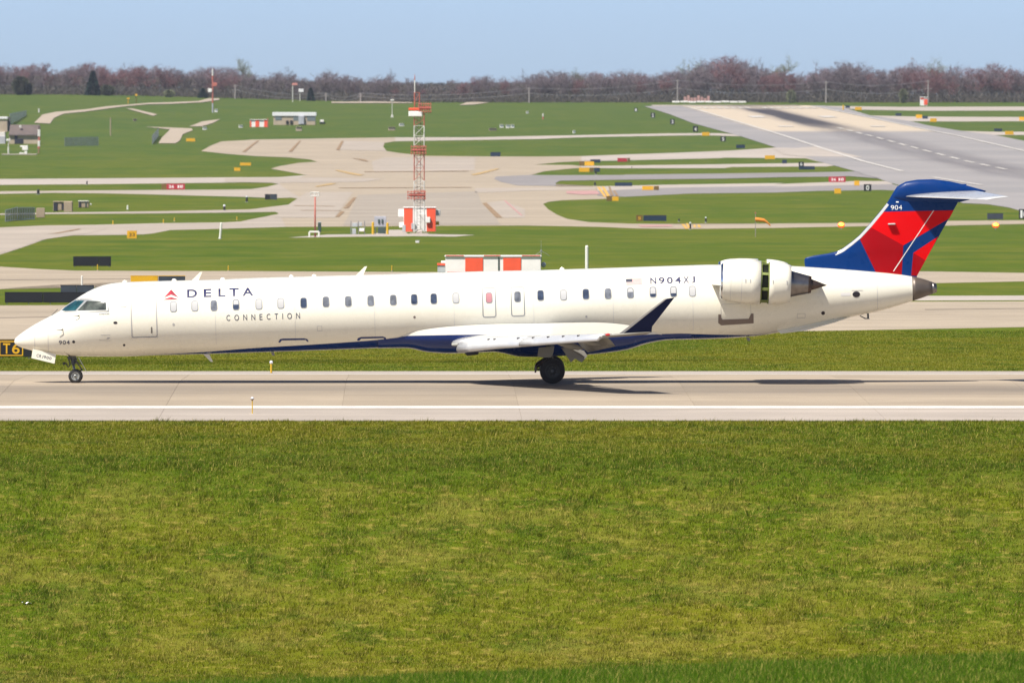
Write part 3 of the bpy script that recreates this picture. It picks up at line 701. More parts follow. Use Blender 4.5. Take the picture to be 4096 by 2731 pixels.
for c, pts in (('2', [(1205,868),(1222,838),(1250,832),(1450,830),(1480,838),(1492,862),(1478,862),(1465,846),(1240,850),(1222,872)]),
               ('2', [(1945,850),(1955,828),(1985,817),(2190,813),(2215,822),(2228,850),(2212,850),(2195,829),(1985,834),(1966,855)])):
    patch('cargo_door_edge', [PL(c, pts, -1.0)], 'navy_paint', fus, off=.006)
pb = patch('engine_access_panel', [PL('Q', [(398,1015),(442,1015),(452,1075),(470,1105),(452,1205),(398,1165)], -1.2), PL('Q', [(470,1105),(920,1090),(1005,1170),(452,1205)], -1.2), PL('Q', [(920,1090),(955,1050),(960,1000),(1000,1000),(1005,1170)], -1.2)], 'panel_brown', fus, off=.006)
boxring('engine_access_door', 'Q', 442, 830, 958, 1100, -1.25, .012, .1, 'blind')
for c, x, y, r_, mt in (('1',690,982,.055,'port_dark'),('1',1166,1013,.045,'port_dark'),('1',1634,815,.045,'seam_grey'),('5',1160,712,.07,'port_dark'),('3',372,747,.045,'panel_brown'),('3',1987,742,.04,'seam_grey')):
    sc, hc = P(c, x, y, -1.1); patch('port', [[(sc+r_*math.cos(t), hc+r_*math.sin(t)) for t in np.linspace(0, 2*math.pi, 13)[:-1]]], mt, fus, off=.006)
sc, hc = P('5',1470,534,-.9); patch('apu_exhaust_port', [[(sc+.14*math.cos(t), hc+.11*math.sin(t)) for t in np.linspace(0, 2*math.pi, 17)[:-1]]], 'port_dark', fus, off=.006)
sc, hc = P('1',1085,800,-1.2); patch('static_port', [[(sc+.075*math.cos(t), hc+.045*math.sin(t)) for t in np.linspace(0, 2*math.pi, 13)[:-1]]], 'port_dark', fus, off=.008)
patch('warning_text_block', [PL('5', [(1325,520),(1412,518),(1412,550),(1325,550)], -.95)], 'flag_white', fus, off=.005)
patch('drip_rail', [PL('5', [(1425,496),(1532,494),(1532,500),(1425,501)], -.9)], 'seam_grey', fus, off=.006)
simple('seam_faint', (.66,.65,.62), .5)
for s_ in np.arange(7.4, 27, 2.9):
    patch('panel_seam', [[(s_,f_bot(s_)+.35),(s_+.014,f_bot(s_)+.35),(s_+.014,f_top(s_)-.25),(s_,f_top(s_)-.25)]], 'seam_faint', fus, off=.003)
for xs_, ya, yb in ((450,880,1075),(322,930,1060)):
    patch('panel_seam', [PL('1', [(xs_,ya),(xs_+4,ya),(xs_+4,yb),(xs_,yb)], -.7)], 'blind', fus, off=.003)
sc = P('5',1660,500)[0]; patch('panel_seam', [[(sc,f_bot(sc)+.1),(sc+.012,f_bot(sc)+.1),(sc+.012,f_top(sc)-.5),(sc,f_top(sc)-.5)]], 'blind', fus, off=.003)
for x, y in ((590,862),(745,730)):      # air data probes
    a = P('1', x, y, -1.05); yy = surf(*a)
    MB().tube((a[0],yy+.02,a[1]),(a[0]-.05,yy-.09,a[1]-.03),.02,n=6).tube((a[0]-.05,yy-.09,a[1]-.03),(a[0]-.24,yy-.09,a[1]-.03),.014,.008,n=6).build('air_data_probe', 'hub_dark', fus)
# antennas on the spine and below
def blade(name, c, pts, mat, w=.03, lat=0): MB().prism(PL(c, pts), lat-w, lat+w).build(name, mat, fus)
blade('blade_antenna', '2', [(385,292),(470,208),(492,205),(455,290)], 'white_paint'); blade('blade_antenna', '2', [(1932,242),(2018,156),(2042,153),(2003,240)], 'white_paint')
blade('belly_antenna', '2', [(500,978),(555,972),(592,1050),(572,1050)], 'white_paint', .02); blade('belly_antenna', '4', [(1608,940),(1640,940),(1650,972),(1625,972)], 'flap_grey', .03)
blade('belly_antenna', 'W', [(490,560),(780,560),(765,600),(715,608),(560,624)], 'port_dark', .12); blade('belly_antenna', '2', [(1135,960),(1165,960),(1175,992),(1150,992)], 'flap_grey', .02)
blade('tail_drain_mast', '5', [(1570,715),(1588,712),(1590,758),(1598,766),(1550,766),(1500,738),(1506,732),(1556,756),(1572,756)], 'gear_metal', .03)
for c, x, y in (('1',1175,420),('2',228,288),('2',685,270),('2',1330,254),('2',1545,249),('3',1760,298)):
    a = P(c, x, y); MB().ball((a[0], 0, f_top(a[0])), .06, 8, 5, (1.6,1,1.2)).build('beacon' if c == '3' else 'spine_fitting', 'white_paint', fus)

# ---- wing-to-body fairing: white upper skin, navy belly pod
f_ft, ft0, ft1 = curve(('3', [(262,918),(400,872),(550,846),(700,830),(1100,806),(1500,800),(1800,794),(2050,791),(2200,797)]), ('4', [(420,806),(540,822),(640,850),(720,880),(820,902)]))
f_fb, fb0, fb1 = curve(('0', [(1560,1392),(1627,1392),(1713,1408),(1810,1413),(1870,1412),(1973,1407),(2030,1416),(2074,1425),(2150,1427),(2230,1424),(2350,1418),(2500,1400),(2600,1371),(2680,1359),(2770,1357)]))
def fw(s):
    u = (s-ft0)/(ft1-ft0); return 1.32 + .16*sst(u/.22)*sst((1-u)/.25)
upf = []; lof = []
for s in np.linspace(ft0+.02, ft1-.02, 60):
    ht = f_ft(s); hn = min(f_navy(s), ht-.03); y0_ = surf(s, ht); w = max(-y0_ + .05*sst((s-ft0)/1.5)*sst((ft1-s)/1.5), -surf(s, hn)+.02)
    upf.append([(s, y0_-.012 + (-w-(y0_-.012))*t**.9 if t > 0 else y0_-.012, ht+(hn-ht)*t) for t in np.linspace(0,1,7)])
for s in np.linspace(ft0-.9, fb1-.05, 64):
    u0 = sst((s-(ft0-.9))/1.2); hn = f_navy(s); hb = f_fb(s)
    w = (max(-surf(s, f_ft(s)) + .05*sst((s-ft0)/1.5)*sst((ft1-s)/1.5), -surf(s, hn)+.015) if s > ft0 else -surf(s, hn)+.012)
    if s > ft1-.3: w = -surf(s, hn)+.012
    lof.append([(s, -w*math.cos(t)**.8 if abs(t-math.pi/2) > 1e-3 else 0.0, hn - (hn-hb)*math.sin(t)) for t in np.linspace(0, math.pi/2, 10)])
for sg in (1, -1):
    fl_ = MB().loft([[(p[0], sg*p[1], p[2]) for p in r] for r in upf], False, False).build('wing_root_fairing', 'white_paint', AC, smooth=True)
    MB().loft([[(p[0], sg*p[1], p[2]) for p in r] for r in lof], False, False).build('belly_fairing', 'navy_paint', AC, smooth=True)

# ---- wings
LEi = P('3', 800, 1000, -1.75); LEt = P('T', 885, 838, -11.2)
def le(y):                       # leading edge at span station y (positive outboard)
    k = (y-1.75)/(11.2-1.75); return (LEi[0]+(LEt[0]-LEi[0])*k, LEi[1]+(LEt[1]-LEi[1])*k)
TE_R = LEi[0] + 4.6
def te_s(y):
    tip = LEt[0] + 1.62
    return TE_R + .10*(y-1.75)/2.5 if y < 4.25 else TE_R + .10 + (tip - TE_R - .10)*(y-4.25)/(11.2-4.25)
def chord(y): return te_s(y) - le(y)[0]
def foil(u):
    return (.2969*math.sqrt(u)-.126*u-.3516*u*u+.2843*u**3-.1015*u**4)/.2
def wring(y, u0, u1, sg, tc, n=14, dz=0):
    s_, h_ = le(y); c = chord(y); inc = math.radians(-.6); pts = []
    us = [u0 + (u1-u0)*(1-math.cos(math.pi*i/n))/2 for i in range(n+1)]
    for u in us: pts.append((u, foil(u)*tc*.80 + .012))
    for u in reversed(us[1:-1] if u0 == 0 else us): pts.append((u, -foil(u)*tc*.42 + .012*u))
    return [(s_ + c*u, -sg*y, h_ + c*(z - (u-.25)*math.tan(inc)*.6) + dz) for u, z in pts]
def tcy(y): return .135 - .03*(y/11.2)
for sg in (1, -1):
    ys = [1.1, 1.75, 2.5, 3.4, 4.25, 5.5, 7, 8.6, 10, 11.2]
    wg = MB().loft([wring(y, 0, .74, sg, tcy(y)) for y in ys]).build('wing', 'wing_grey', AC, smooth=True)
    MB().loft([wring(y, .745, .998, sg, tcy(y), 6) for y in (8.65, 9.5, 10.4, 11.2)]).build('aileron', 'wing_grey', wg, smooth=True)
    # drooped slats: an outboard and an inboard span, polished
    for ya, yb in ((1.8, 5.9), (5.94, 11.0)):
        rings = []
        for y in np.linspace(ya, yb, 6):
            s_, h_ = le(y); c = .55*chord(y) + 1.0; t = tcy(y)
            q = [(.15,.062),(.10,.057),(.05,.040),(.0,.012),(-.03,-.022),(-.040,-.050),(-.030,-.075),(-.005,-.088),(.02,-.075),(.03,-.045),(.05,-.01),(.10,.035)]
            rings.append([(s_ + c*(u-.01), -sg*y, h_ + c*z*(t/.12)) for u, z in q])
        MB().loft(rings).build('slat', 'slat_metal', wg, smooth=True)
    for y in (3.6, 4.0, 5.6, 6.6, 7.6, 8.6, 9.6):          # slat track seams
        s_, h_ = le(y); c = .55*chord(y)+1.0
        MB().box((s_+c*.02, -sg*y, h_+c*.036), (.10,.03,.05)).build('slat_track', 'port_dark', wg)
    # landing flaps, well lowered
    for (h0, t0, y0_), (h1, t1, y1_) in (((( 190,1035),(470,1235),1.95), ((330,1010),(600,1190),4.15)), (((470,925),(650,1112),4.35), ((985,852),(1122,1006),8.5))):
        H0, T0, H1, T1 = P('T',*h0,-y0_), P('T',*t0,-y0_), P('T',*h1,-y1_), P('T',*t1,-y1_); rings = []
        for k in np.linspace(0,1,6):
            hx, hz = (H0[i]+(H1[i]-H0[i])*k for i in (0,1)); tx, tz_ = (T0[i]+(T1[i]-T0[i])*k for i in (0,1)); cf = math.hypot(tx-hx, tz_-hz); a = math.atan2(hz-tz_, tx-hx); y = y0_+(y1_-y0_)*k
            prof = [(u, foil(u)*.16*.6) for u in (0,.05,.15,.35,.65,1)] + [(u, -foil(u)*.16*.5) for u in (.65,.35,.15,.05)]
            rings.append([(hx + cf*(u*math.cos(a)+z*math.sin(a)), -sg*y, hz + cf*(-u*math.sin(a)+z*math.cos(a))) for u, z in prof])
        MB().loft(rings).build('flap', 'flap_grey', wg, smooth=True)
    fp = [(215,1060),(270,1020),(400,1030),(585,1085),(640,1165),(540,1280),(430,1212),(362,1276),(290,1180)]
    MB().prism([P('T',*q,-3.9) for q in fp], -sg*3.7-.16, -sg*3.7+.16).build('flap_track_fairing', 'flap_grey', wg)
    for y, ln, w_, dr_ in ((5.9,1.0,.10,12), (7.9,.75,.08,10)):        # flap track fairings
        s_, h_ = le(y); c = chord(y); a = math.radians(dr_); hx, hz = s_+.42*c, h_-.045*c
        rings = []
        for t, ww, hh in [(0,.02,.02),(.2,.6,.6),(.5,1,1),(.8,1,.9),(1,.1,.1)]:
            cx, cz = hx+ln*t*math.cos(a), hz-ln*t*math.sin(a)
            rings.append([(cx, -sg*y+ww*w_*math.cos(q), cz+hh*w_*1.2*math.sin(q)) for q in np.linspace(0, 2*math.pi, 11)[:-1]])
        MB().loft(rings).build('flap_track_fairing', 'flap_grey', wg, smooth=True)
    # winglet with pale leading edge
    wl_ = [('T',1190,800,11.22),('T',1990,192,12.05),('T',2130,172,12.08),('T',1748,665,11.45),('T',1736,770,11.25)]
    def wq(k, dy): c, x, y, la = wl_[k]; a_ = P(c, x, y, -la); return (a_[0], -sg*(la+dy), a_[1])
    mb = MB(); A = [wq(k, .02) for k in range(5)]; Bq = [wq(k, -.03) for k in range(5)]
    mb.add(A+Bq, [(0,1,2,3,4),(9,8,7,6,5)]+[(i,(i+1)%5,5+(i+1)%5,5+i) for i in range(5)]); wt = mb.build('winglet', 'winglet_navy', AC)
    p0, p1 = Vector(wq(0,-.005)), Vector(wq(1,-.005))
    mb = MB(); e = .055
    mb.add([(p0.x-e,p0.y-.03,p0.z),(p0.x+.10,p0.y-.038,p0.z+.0),(p1.x+.02,p1.y-.033,p1.z),(p1.x-e,p1.y-.02,p1.z),(p0.x-e,p0.y+.03,p0.z),(p0.x+.10,p0.y+.035,p0.z),(p1.x+.02,p1.y+.035,p1.z),(p1.x-e,p1.y+.02,p1.z)],
           [(0,1,2,3),(7,6,5,4),(0,3,7,4),(1,5,6,2),(0,4,5,1),(3,2,6,7)]); mb.build('leading_edge_strip', 'wing_grey', wt)
    tl = le(11.2)
    # tip body blending wing into winglet
    r0 = wring(11.2, 0, .998, sg, .105, 10); r1 = []
    a0, a1 = P('T',1150,812,-11.4), P('T',1738,762,-11.4)
    rr = wring(11.2, 0, .998, sg, .105, 10); smin = min(p[0] for p in rr); smax = max(p[0] for p in rr)
    for p in rr:
        k = (p[0]-smin)/(smax-smin); r1.append((a0[0]+(a1[0]-a0[0])*k, -sg*11.42, a0[1]+(a1[1]-a0[1])*k + (p[2]-tl[1])*.4))
    MB().loft([r0, r1]).build('wing_tip', 'flap_grey', wg, smooth=True)
    MB().ball((tl[0]+.22, -sg*11.28, tl[1]+.06), .05, 8, 5, (2.0,1,1)).build('navigation_light', 'nav_red', wg)
    MB().ball((tl[0]+.42, -sg*11.30, tl[1]+.06), .04, 8, 5, (1.5,1,1)).build('strobe_light', 'lamp_glass', wg)
    b = P('W', 330, 410, -1.55); MB().box((b[0], -sg*1.56, b[1]), (.24,.06,.10), bev=.04).build('landing_light', 'lamp_glass', wg)

# ---- engines on the rear fuselage
def engine(sg):
    lat = 2.45
    A0 = P('5', 195, 411, -2.45); A1 = P('5', 1195, 449, -2.45)
    o = (A0[0], -sg*lat, A0[1]); d = Vector((A1[0]-A0[0], 0, A1[1]-A0[1])); Ln = d.length; d.normalize()
    T = lambda x: (x-195)/1000*Ln
    cow = MB().lathe([(T(212),.655),(T(250),.712),(T(300),.752),(T(390),.785),(T(480),.795),(T(568),.795),(T(568),.755)], o, d, 56).build('engine_cowl', 'white_paint', AC, smooth=False)
    cow.data.shade_smooth()
    MB().lathe([(T(215),.50),(T(200),.52),(T(192),.575),(T(193),.61),(T(200),.638),(T(213),.658)], o, d, 56).build('inlet_lip', 'polished_metal', cow, smooth=True)
    MB().lathe([(T(215),.50),(T(300),.47),(T(420),.45),(T(421),.02)], o, d, 40).build('inlet_duct', 'hub_dark', cow, smooth=True)
    MB().lathe([(T(330),.0),(T(360),.08),(T(418),.16)], o, d, 20).build('spinner', 'gear_metal', cow, smooth=True)
    drum = MB().lathe([(T(560),.66),(T(655),.66)], o, d, 48).build('reverser_drum', 'cascade_dark', cow, smooth=True)
    a = Vector((0,0,1)); a = (a - d*a.dot(d)).normalized(); b = d.cross(a)
    for k in range(8):                                   # cascade baskets framed in primer green
        t = 2*math.pi*k/8 + .30; e = a*math.cos(t) + b*math.sin(t); tg = -a*math.sin(t) + b*math.cos(t)
        mid = Vector(o) + d*T(609) + e*.715
        Mx = Matrix((d, tg, e)).transposed()
        MB().box(mid, (T(648)-T(570), .10, .05), Mx).build('cascade_rib', 'cascade_green', drum)
    for x in (574, 643):
        MB().lathe([(T(x-5),.70),(T(x-5),.755),(T(x+5),.755),(T(x+5),.70)], o, d, 48).build('cascade_ring', 'cascade_green', drum)
    for k in range(5):
        MB().lathe([(T(586+k*11),.675),(T(588+k*11),.715),(T(591+k*11),.675)], o, d, 36).build('cascade_vane', 'cascade_dark', drum)
    slv = MB().lathe([(T(650),.745),(T(650),.792),(T(700),.790),(T(760),.765),(T(810),.725),(T(852),.668),(T(853),.60)], o, d, 56).build('reverser_sleeve', 'white_paint', cow, smooth=True)
    noz = MB().lathe([(T(840),.50),(T(862),.468),(T(930),.405),(T(1018),.325)], o, d, 48).build('exhaust_nozzle', 'exhaust_metal', cow, smooth=True)
    MB().lathe([(T(1018),.328),(T(1046),.300),(T(1046),.25),(T(1000),.24)], o, d, 48).build('nozzle_rim', 'burnt_metal', noz, smooth=True)
    MB().lathe([(T(980),.22),(T(1046),.205),(T(1100),.135),(T(1192),.006)], o, d, 32).build('exhaust_plug', 'burnt_metal', noz, smooth=True)
    for x, w_ in ((390,.010),(288,.008)):
        r_ = np.interp(x, [250,300,390,480], [.712,.752,.785,.795]); MB().lathe([(T(x)-w_/2,r_+.002),(T(x)+w_/2,r_+.002)], o, d, 56).build('cowl_seam', 'blind', cow, smooth=True)
    for x in (425, 470, 682, 812):                           # latches and vents along the side
        t = -math.pi/2*sg; r_ = np.interp(x, [425,568,650,700,760,810], [.79,.796,.794,.79,.765,.725])
        e = -b*sg if (b.y*-sg) < 0 else b
        e = Vector((0,-sg,0)); p = Vector(o)+d*T(x)+e*(r_+.002)+a*(.06)
        MB().box(p, (.035,.012,.13)).build('cowl_latch', 'seam_grey', cow)
    # pylon
    rings = []
    for yy in (1.0, 2.0):
        s_a, s_b = P('5',110,476,-1.4)[0], P('5',1140,520,-1.4)[0]; hz = A0[1]-.12
        ctr = []
        for u in (0,.03,.1,.25,.5,.75,.95,1): ctr.append((u, foil(u)*.10*.9))
        pts = [(s_a+(s_b-s_a)*u, -sg*yy, hz+z*2.2 - .035*(s_b-s_a)*u) for u, z in ctr] + [(s_a+(s_b-s_a)*u, -sg*yy, hz-z*2.2 - .035*(s_b-s_a)*u) for u, z in reversed(ctr[1:-1])]
        rings.append(pts)
    MB().loft(rings).build('engine_pylon', 'white_paint', AC, smooth=True)
engine(1); engine(-1)

# ---- fin, rudder, tailplane
FLE = sorted([(P('6',x,y)[1], P('6',x,y)[0]) for x, y in ((292,975),(287,945),(287,905),(310,886),(400,872),(570,846),(640,812),(720,754),(800,688),(900,578),(1000,458),(1065,378),(1130,268),(1160,222))])
FTE = sorted([(P('6',x,y)[1], P('6',x,y)[0]) for x, y in ((1345,1085),(1340,1070),(1720,392),(1810,232))])
hle = np.array([p[0] for p in FLE]); sle = np.array([p[1] for p in FLE]); hte = np.array([p[0] for p in FTE]); ste = np.array([p[1] for p in FTE])
def fin_y(s, h):
    a = float(np.interp(h, hle, sle)); b = float(np.interp(h, hte, ste)); u = min(1, max(0, (s-a)/(b-a)))
    T_ = min(.19, .055*(b-a)); return -max(T_*foil(u)*1.0, .004)
hs_ = list(np.linspace(hte[0]-.05, hle[0]-.02, 8)) + list(np.linspace(hle[0], hle[-1], 46)); rings = []
for h in hs_:
    a = float(np.interp(h, hle, sle)); b = float(np.interp(h, hte, ste)); r_ = []
    us = [(1-math.cos(math.pi*i/26))/2 for i in range(27)]
    for u in us: r_.append((a+(b-a)*u, fin_y(a+(b-a)*u, h), h))
    for u in reversed(us[1:-1]): r_.append((a+(b-a)*u, -fin_y(a+(b-a)*u, h), h))
    rings.append(r_)
fin = MB().loft(rings).build('tail_fin', 'fin_blue', AC, smooth=True)
def fpatch(name, pts, mat, off=.004): return patch(name, [PL('6', pts)], mat, fin, fin_y, off, .08, .12)
fpatch('red_panel', [(1030,465),(1690,450),(1650,525),(1215,780),(910,610)], 'fin_red')
fpatch('maroon_panel', [(910,610),(1215,780),(1200,1057),(960,1038),(808,725)], 'fin_maroon')
fpatch('red_panel', [(1545,695),(1425,920),(1310,850)], 'fin_red')
fpatch('maroon_panel', [(1310,850),(1425,920),(1345,1066),(1290,1062)], 'fin_maroon')
fpatch('hinge_seam', [(1498,450),(1506,450),(1128,1022),(1118,1022)], 'flag_white', .007)
fpatch('leading_edge_strip', [(568,850),(640,816),(720,758),(800,692),(900,583),(1000,463),(1062,384),(1080,400),(1018,480),(915,605),(815,712),(735,778),(655,838),(580,874)], 'wing_grey', .008)
z0, z1 = hbox('6', 1150, 402, 446, 0); it = word('904', '6', 1098, 402, 1205, 446, -.1, gap=.18)
lettering('letter', [(c_, xa, xb, z0, z1) for c_, xa, xb, _, _ in it], 'letter_white', fin, fin_y, .008)
for y in (286, 372): fpatch('fin_marking', [(1146,y-6),(1172,y-6),(1172,y+6),(1146,y+6)], 'letter_white', .008)
a = P('6',1105,578); MB().box((a[0], fin_y(*a)-.10, a[1]), (.28,.20,.05), bev=.02).build('logo_light', 'wing_grey', fin)
rings = []
for x, t, b_, w in ((1112,305,335,.03),(1140,258,350,.09),(1180,212,360,.14),(1240,181,370,.18),(1350,162,378,.21),(1500,158,380,.22),(1650,177,380,.20),(1740,197,375,.18),(1830,222,352,.13),(1920,247,305,.08),(1990,266,277,.02)):
    s_, ht = P('6',x,t); _, hb = P('6',x,b_); rings.append([(s_, w*math.cos(q), (ht+hb)/2+(ht-hb)/2*math.sin(q)) for q in np.linspace(0, 2*math.pi, 25)[:-1]])
MB().loft(rings).build('bullet_fairing', 'fin_blue', fin, smooth=True)
for sg in (1, -1):
    rl, rt = P('6',1230,320), P('6',1880,262); tl_, tt = P('6',1990,350,-4.2), P('6',2212,322,-4.2)
    def tring(k, u0, u1, n=10):
        y = .12 + (4.2-.12)*k; a = [rl[i]+(tl_[i]-rl[i])*k for i in (0,1)]; b = [rt[i]+(tt[i]-rt[i])*k for i in (0,1)]; c = b[0]-a[0]; pts = []
        us = [u0+(u1-u0)*(1-math.cos(math.pi*i/n))/2 for i in range(n+1)]
        for u in us: pts.append((a[0]+c*u, -sg*y, a[1]+(b[1]-a[1])*u + foil(u)*.048*c))
        for u in reversed(us[1:-1] if u0 == 0 else us): pts.append((a[0]+c*u, -sg*y, a[1]+(b[1]-a[1])*u - foil(u)*.048*c))
        return pts
    tp = MB().loft([tring(k, 0, .70) for k in np.linspace(0,1,8)]).build('tailplane', 'wing_grey', AC, smooth=True)
    MB().loft([tring(k, .705, 1, 6) for k in np.linspace(.02,1,8)]).build('elevator', 'wing_grey', tp, smooth=True)
# ventral strakes under the tail
for sg in (1, -1):
    pts = [('5',700,852,.45),('5',760,905,.62),('5',1000,872,.62),('5',1255,802,.55),('5',1432,742,.38),('5',1300,760,.3),('5',1000,820,.35)]
    A = [(P(c,x,y,-l)[0], -sg*l, P(c,x,y,-l)[1]) for c,x,y,l in pts]; Bq = [(p[0], p[1]+sg*.05, p[2]) for p in A]; n = len(A)
    MB().add(A+Bq, [tuple(range(n)), tuple(reversed(range(n,2*n)))]+[(i,(i+1)%n,n+(i+1)%n,n+i) for i in range(n)]).build('ventral_strake', 'white_paint', AC)

# ---- landing gear
def wheel(c, r, w, parent, hubmat, nm='wheel'):
    prof = [(-w/2,r*.60),(-w/2,r*.80),(-w*.44,r*.92),(-w*.28,r*.985),(0,r),(w*.28,r*.985),(w*.44,r*.92),(w/2,r*.80),(w/2,r*.60)]
    ty = MB().lathe(prof, c, (0,1,0), 36).build(nm, 'tyre', parent, smooth=True)
    MB().lathe([(-w*.36,.001),(-w*.36,r*.16),(-w*.20,r*.22),(-w*.16,r*.46),(-w*.5,r*.60),(w*.5,r*.60),(w*.16,r*.46),(w*.2,.001)], c, (0,1,0), 28).build('rim', hubmat, ty, smooth=True)
    for k in range(8):
        t = 2*math.pi*k/8; MB().tube((c[0]+r*.34*math.cos(t), c[1]-w*.24, c[2]+r*.34*math.sin(t)), (c[0]+r*.34*math.cos(t), c[1]-w*.15, c[2]+r*.34*math.sin(t)), r*.035, n=6).build('wheel_bolt', 'gear_metal', ty)
    return ty
ng = MB(); W0 = P('N', 1580, 975, -.2); rN = 222/7.84/109.8
def NP(x, y, l=0): a = P('N', x, y, -l); return (a[0], -l, a[1])
ng.tube(NP(1480,250), NP(1510,600), .075, .07, 10).tube(NP(1430,360), NP(1600,360), .09, .09, 8)
strut = ng.build('nose_gear_strut', 'gear_metal', AC, smooth=False)
MB().tube(NP(1505,560), (W0[0], 0, W0[1]), .045, n=10).build('oleo_piston', 'strut_chrome', strut, smooth=True)
MB().tube((W0[0],-.32,W0[1]), (W0[0],.32,W0[1]), .04, n=8).build('axle', 'gear_metal', strut)
for sg in (-1, 1): wheel((W0[0], sg*.19, W0[1]), rN, .17, strut, 'hub')
MB().path([NP(1330,360,.1), NP(1370,450,.1), NP(1420,620,.1), NP(1360,690,.1), NP(1320,650,.1), NP(1290,560,.1), NP(1210,580,.1)], .022).build('hydraulic_hose', 'hub_dark', strut)
MB().ball(NP(1225,575,.1), .055, 10, 6).build('taxi_light', 'hub_dark', strut)
MB().tube(NP(1600,520,.05), NP(1800,780,.05), .028, n=6).tube(NP(1800,780,.05), NP(1650,830,.05), .028, n=6).build('torque_link', 'gear_metal', strut)
MB().path([NP(1590,480), NP(1700,580), NP(1780,600)], .014).tube(NP(1620,400), NP(1540,600), .04, n=7).build('drag_brace', 'gear_metal', strut)
MB().box(NP(1400,400,.08), (.10,.18,.14), bev=.02).build('steering_actuator', 'gear_metal', strut)
dpts = [P('N',x,y,-.38) for x, y in ((245,115),(975,290),(925,580),(200,405))]
door = MB().prism(dpts, -.40, -.365).build('nose_gear_door', 'white_paint', AC)
MB().prism([P('N',x,y,.38) for x, y in ((245,115),(975,290),(925,580),(200,405))], .365, .40).build('nose_gear_door', 'white_paint', AC)
# CRJ900 on the near door, following its slope
ca0 = P('N',362,320,-.4); cb0 = P('N',830,420,-.4); ang = math.atan2(cb0[1]-ca0[1], cb0[0]-ca0[0]); Lw = math.hypot(cb0[0]-ca0[0], cb0[1]-ca0[1]); it = []; x = 0; ws = [1,1,.55,1,1,1]; k = Lw/(sum(ws)+.25*5); hh = 92/7.84/109.8
for ch, w in zip('CRJ900', ws): it.append((ch, x, x+w*k, -hh/2, hh/2)); x += (w+.25)*k
BOLD = .015
for it_ in it:
    bm = text_bm([it_])
    for v in bm.verts:
        x, z = v.co.x, v.co.z; v.co = (ca0[0]+x*math.cos(ang)-z*math.sin(ang), -.404, ca0[1]+x*math.sin(ang)+z*math.cos(ang))
    me = bpy.data.meshes.new('letter'); bm.to_mesh(me); bm.free(); mobj('letter', me, 'letter_grey', door)
pa = P('N',1225,185,-.45); pb_ = P('N',1400,340,-.2)
MB().tube((pa[0],-.5,pa[1]), (pb_[0],-.2,pb_[1]), .02, n=5).build('door_rod', 'hub_dark', AC)
MB().tube(NP(1680,385,.3), NP(1945,870,.3), .012, n=5).build('lock_pin_lanyard', 'wing_grey', AC)
WM = P('3', 1668, 1255, -2.3); rM = 119/2.351/110.0
for sg in (-1, 1):
    y = sg*2.05; top = P('3', 1640, 1010, -2.05)
    ms = MB().tube((WM[0]-.12, y, top[1]+.1), (WM[0]-.02, y, WM[1]+.25), .11, .10, 12).build('main_gear_strut', 'gear_metal', AC, smooth=True)
    MB().tube((WM[0]-.02, y, WM[1]+.3), (WM[0], y, WM[1]), .07, n=12).build('oleo_piston', 'strut_chrome', ms, smooth=True)
    MB().tube((WM[0], y-.4, WM[1]), (WM[0], y+.4, WM[1]), .06, n=8).build('axle', 'gear_metal', ms)
    for k in (-1, 1): wheel((WM[0], y+k*.24, WM[1]), rM, .30, ms, 'hub_dark')
    MB().tube((WM[0]-.15, y, WM[1]+.42), (WM[0]-.58, y, WM[1]+.16), .05, n=7).tube((WM[0]-.58, y, WM[1]+.16), (WM[0]-.62, y, WM[1]-.04), .035, n=7).tube((WM[0]-.60,y,WM[1]+.08),(WM[0]-.05,y,WM[1]+.02),.04,n=7).build('torque_link', 'burnt_metal', ms)
    MB().tube((WM[0]-.1, y*.98, top[1]-.05), (WM[0]+.15, y*.45, top[1]+.05), .06, n=8).build('side_brace', 'gear_metal', ms)
    dd = [P('W',x,yy,-2.3) for x, yy in ((1905,470),(2200,440),(2180,560),(2140,650),(1980,655),(1880,640),(1890,560))]
    MB().prism(dd, y+sg*.42-.02, y+sg*.42+.02).build('main_gear_door', 'flap_grey', AC)
# ================================================================== things on the airfield
simple('sign_black', (.012,.013,.018), .5, var=.2, vscale=2); simple('sign_slate', (.045,.055,.075), .5, var=.2, vscale=2); simple('sign_yellow', (.75,.40,.012), .5, var=.08, vscale=2)
simple('sign_brown', (.16,.10,.02), .6, var=.2, vscale=2); simple('sign_red', (.42,.025,.04), .5, var=.15, vscale=2); simple('sign_blue', (.012,.03,.06), .5)
simple('post_yellow', (.62,.38,.02), .5); simple('post_white', (.75,.75,.68), .6, var=.1, vscale=2); simple('lattice_red', (.50,.15,.11), .6, var=.3, vscale=2); simple('lattice_white', (.70,.68,.64), .6, var=.2, vscale=2)
simple('shelter_red', (.86,.105,.045), .6, var=.08, vscale=1.5); simple('shelter_white', (.86,.83,.81), .6, var=.08, vscale=1.5); simple('cabinet_grey', (.42,.45,.47), .5, var=.15, vscale=2); simple('cabinet_green', (.05,.08,.07), .5)
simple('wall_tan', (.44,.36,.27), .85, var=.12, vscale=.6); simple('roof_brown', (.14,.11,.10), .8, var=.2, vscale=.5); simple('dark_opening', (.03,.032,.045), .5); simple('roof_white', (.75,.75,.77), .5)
simple('window_slate', (.16,.19,.20), .25, coat=.6); simple('mesh_grey', (.46,.47,.52), .6, .2, var=.2, vscale=1); simple('timber_dark', (.10,.095,.10), .8, var=.3, vscale=1); simple('timber_tan', (.36,.28,.2), .85, var=.2, vscale=1)
simple('orange_fabric', (.80,.27,.03), .7, var=.1, vscale=2); simple('steel', (.35,.36,.37), .4, .6); simple('lamp_orange', (.9,.3,.02), .3, emit=(1.0,.42,.04), es=5.0); simple('lamp_red', (.8,.08,.03), .4, emit=(1.0,.10,.02), es=.8)
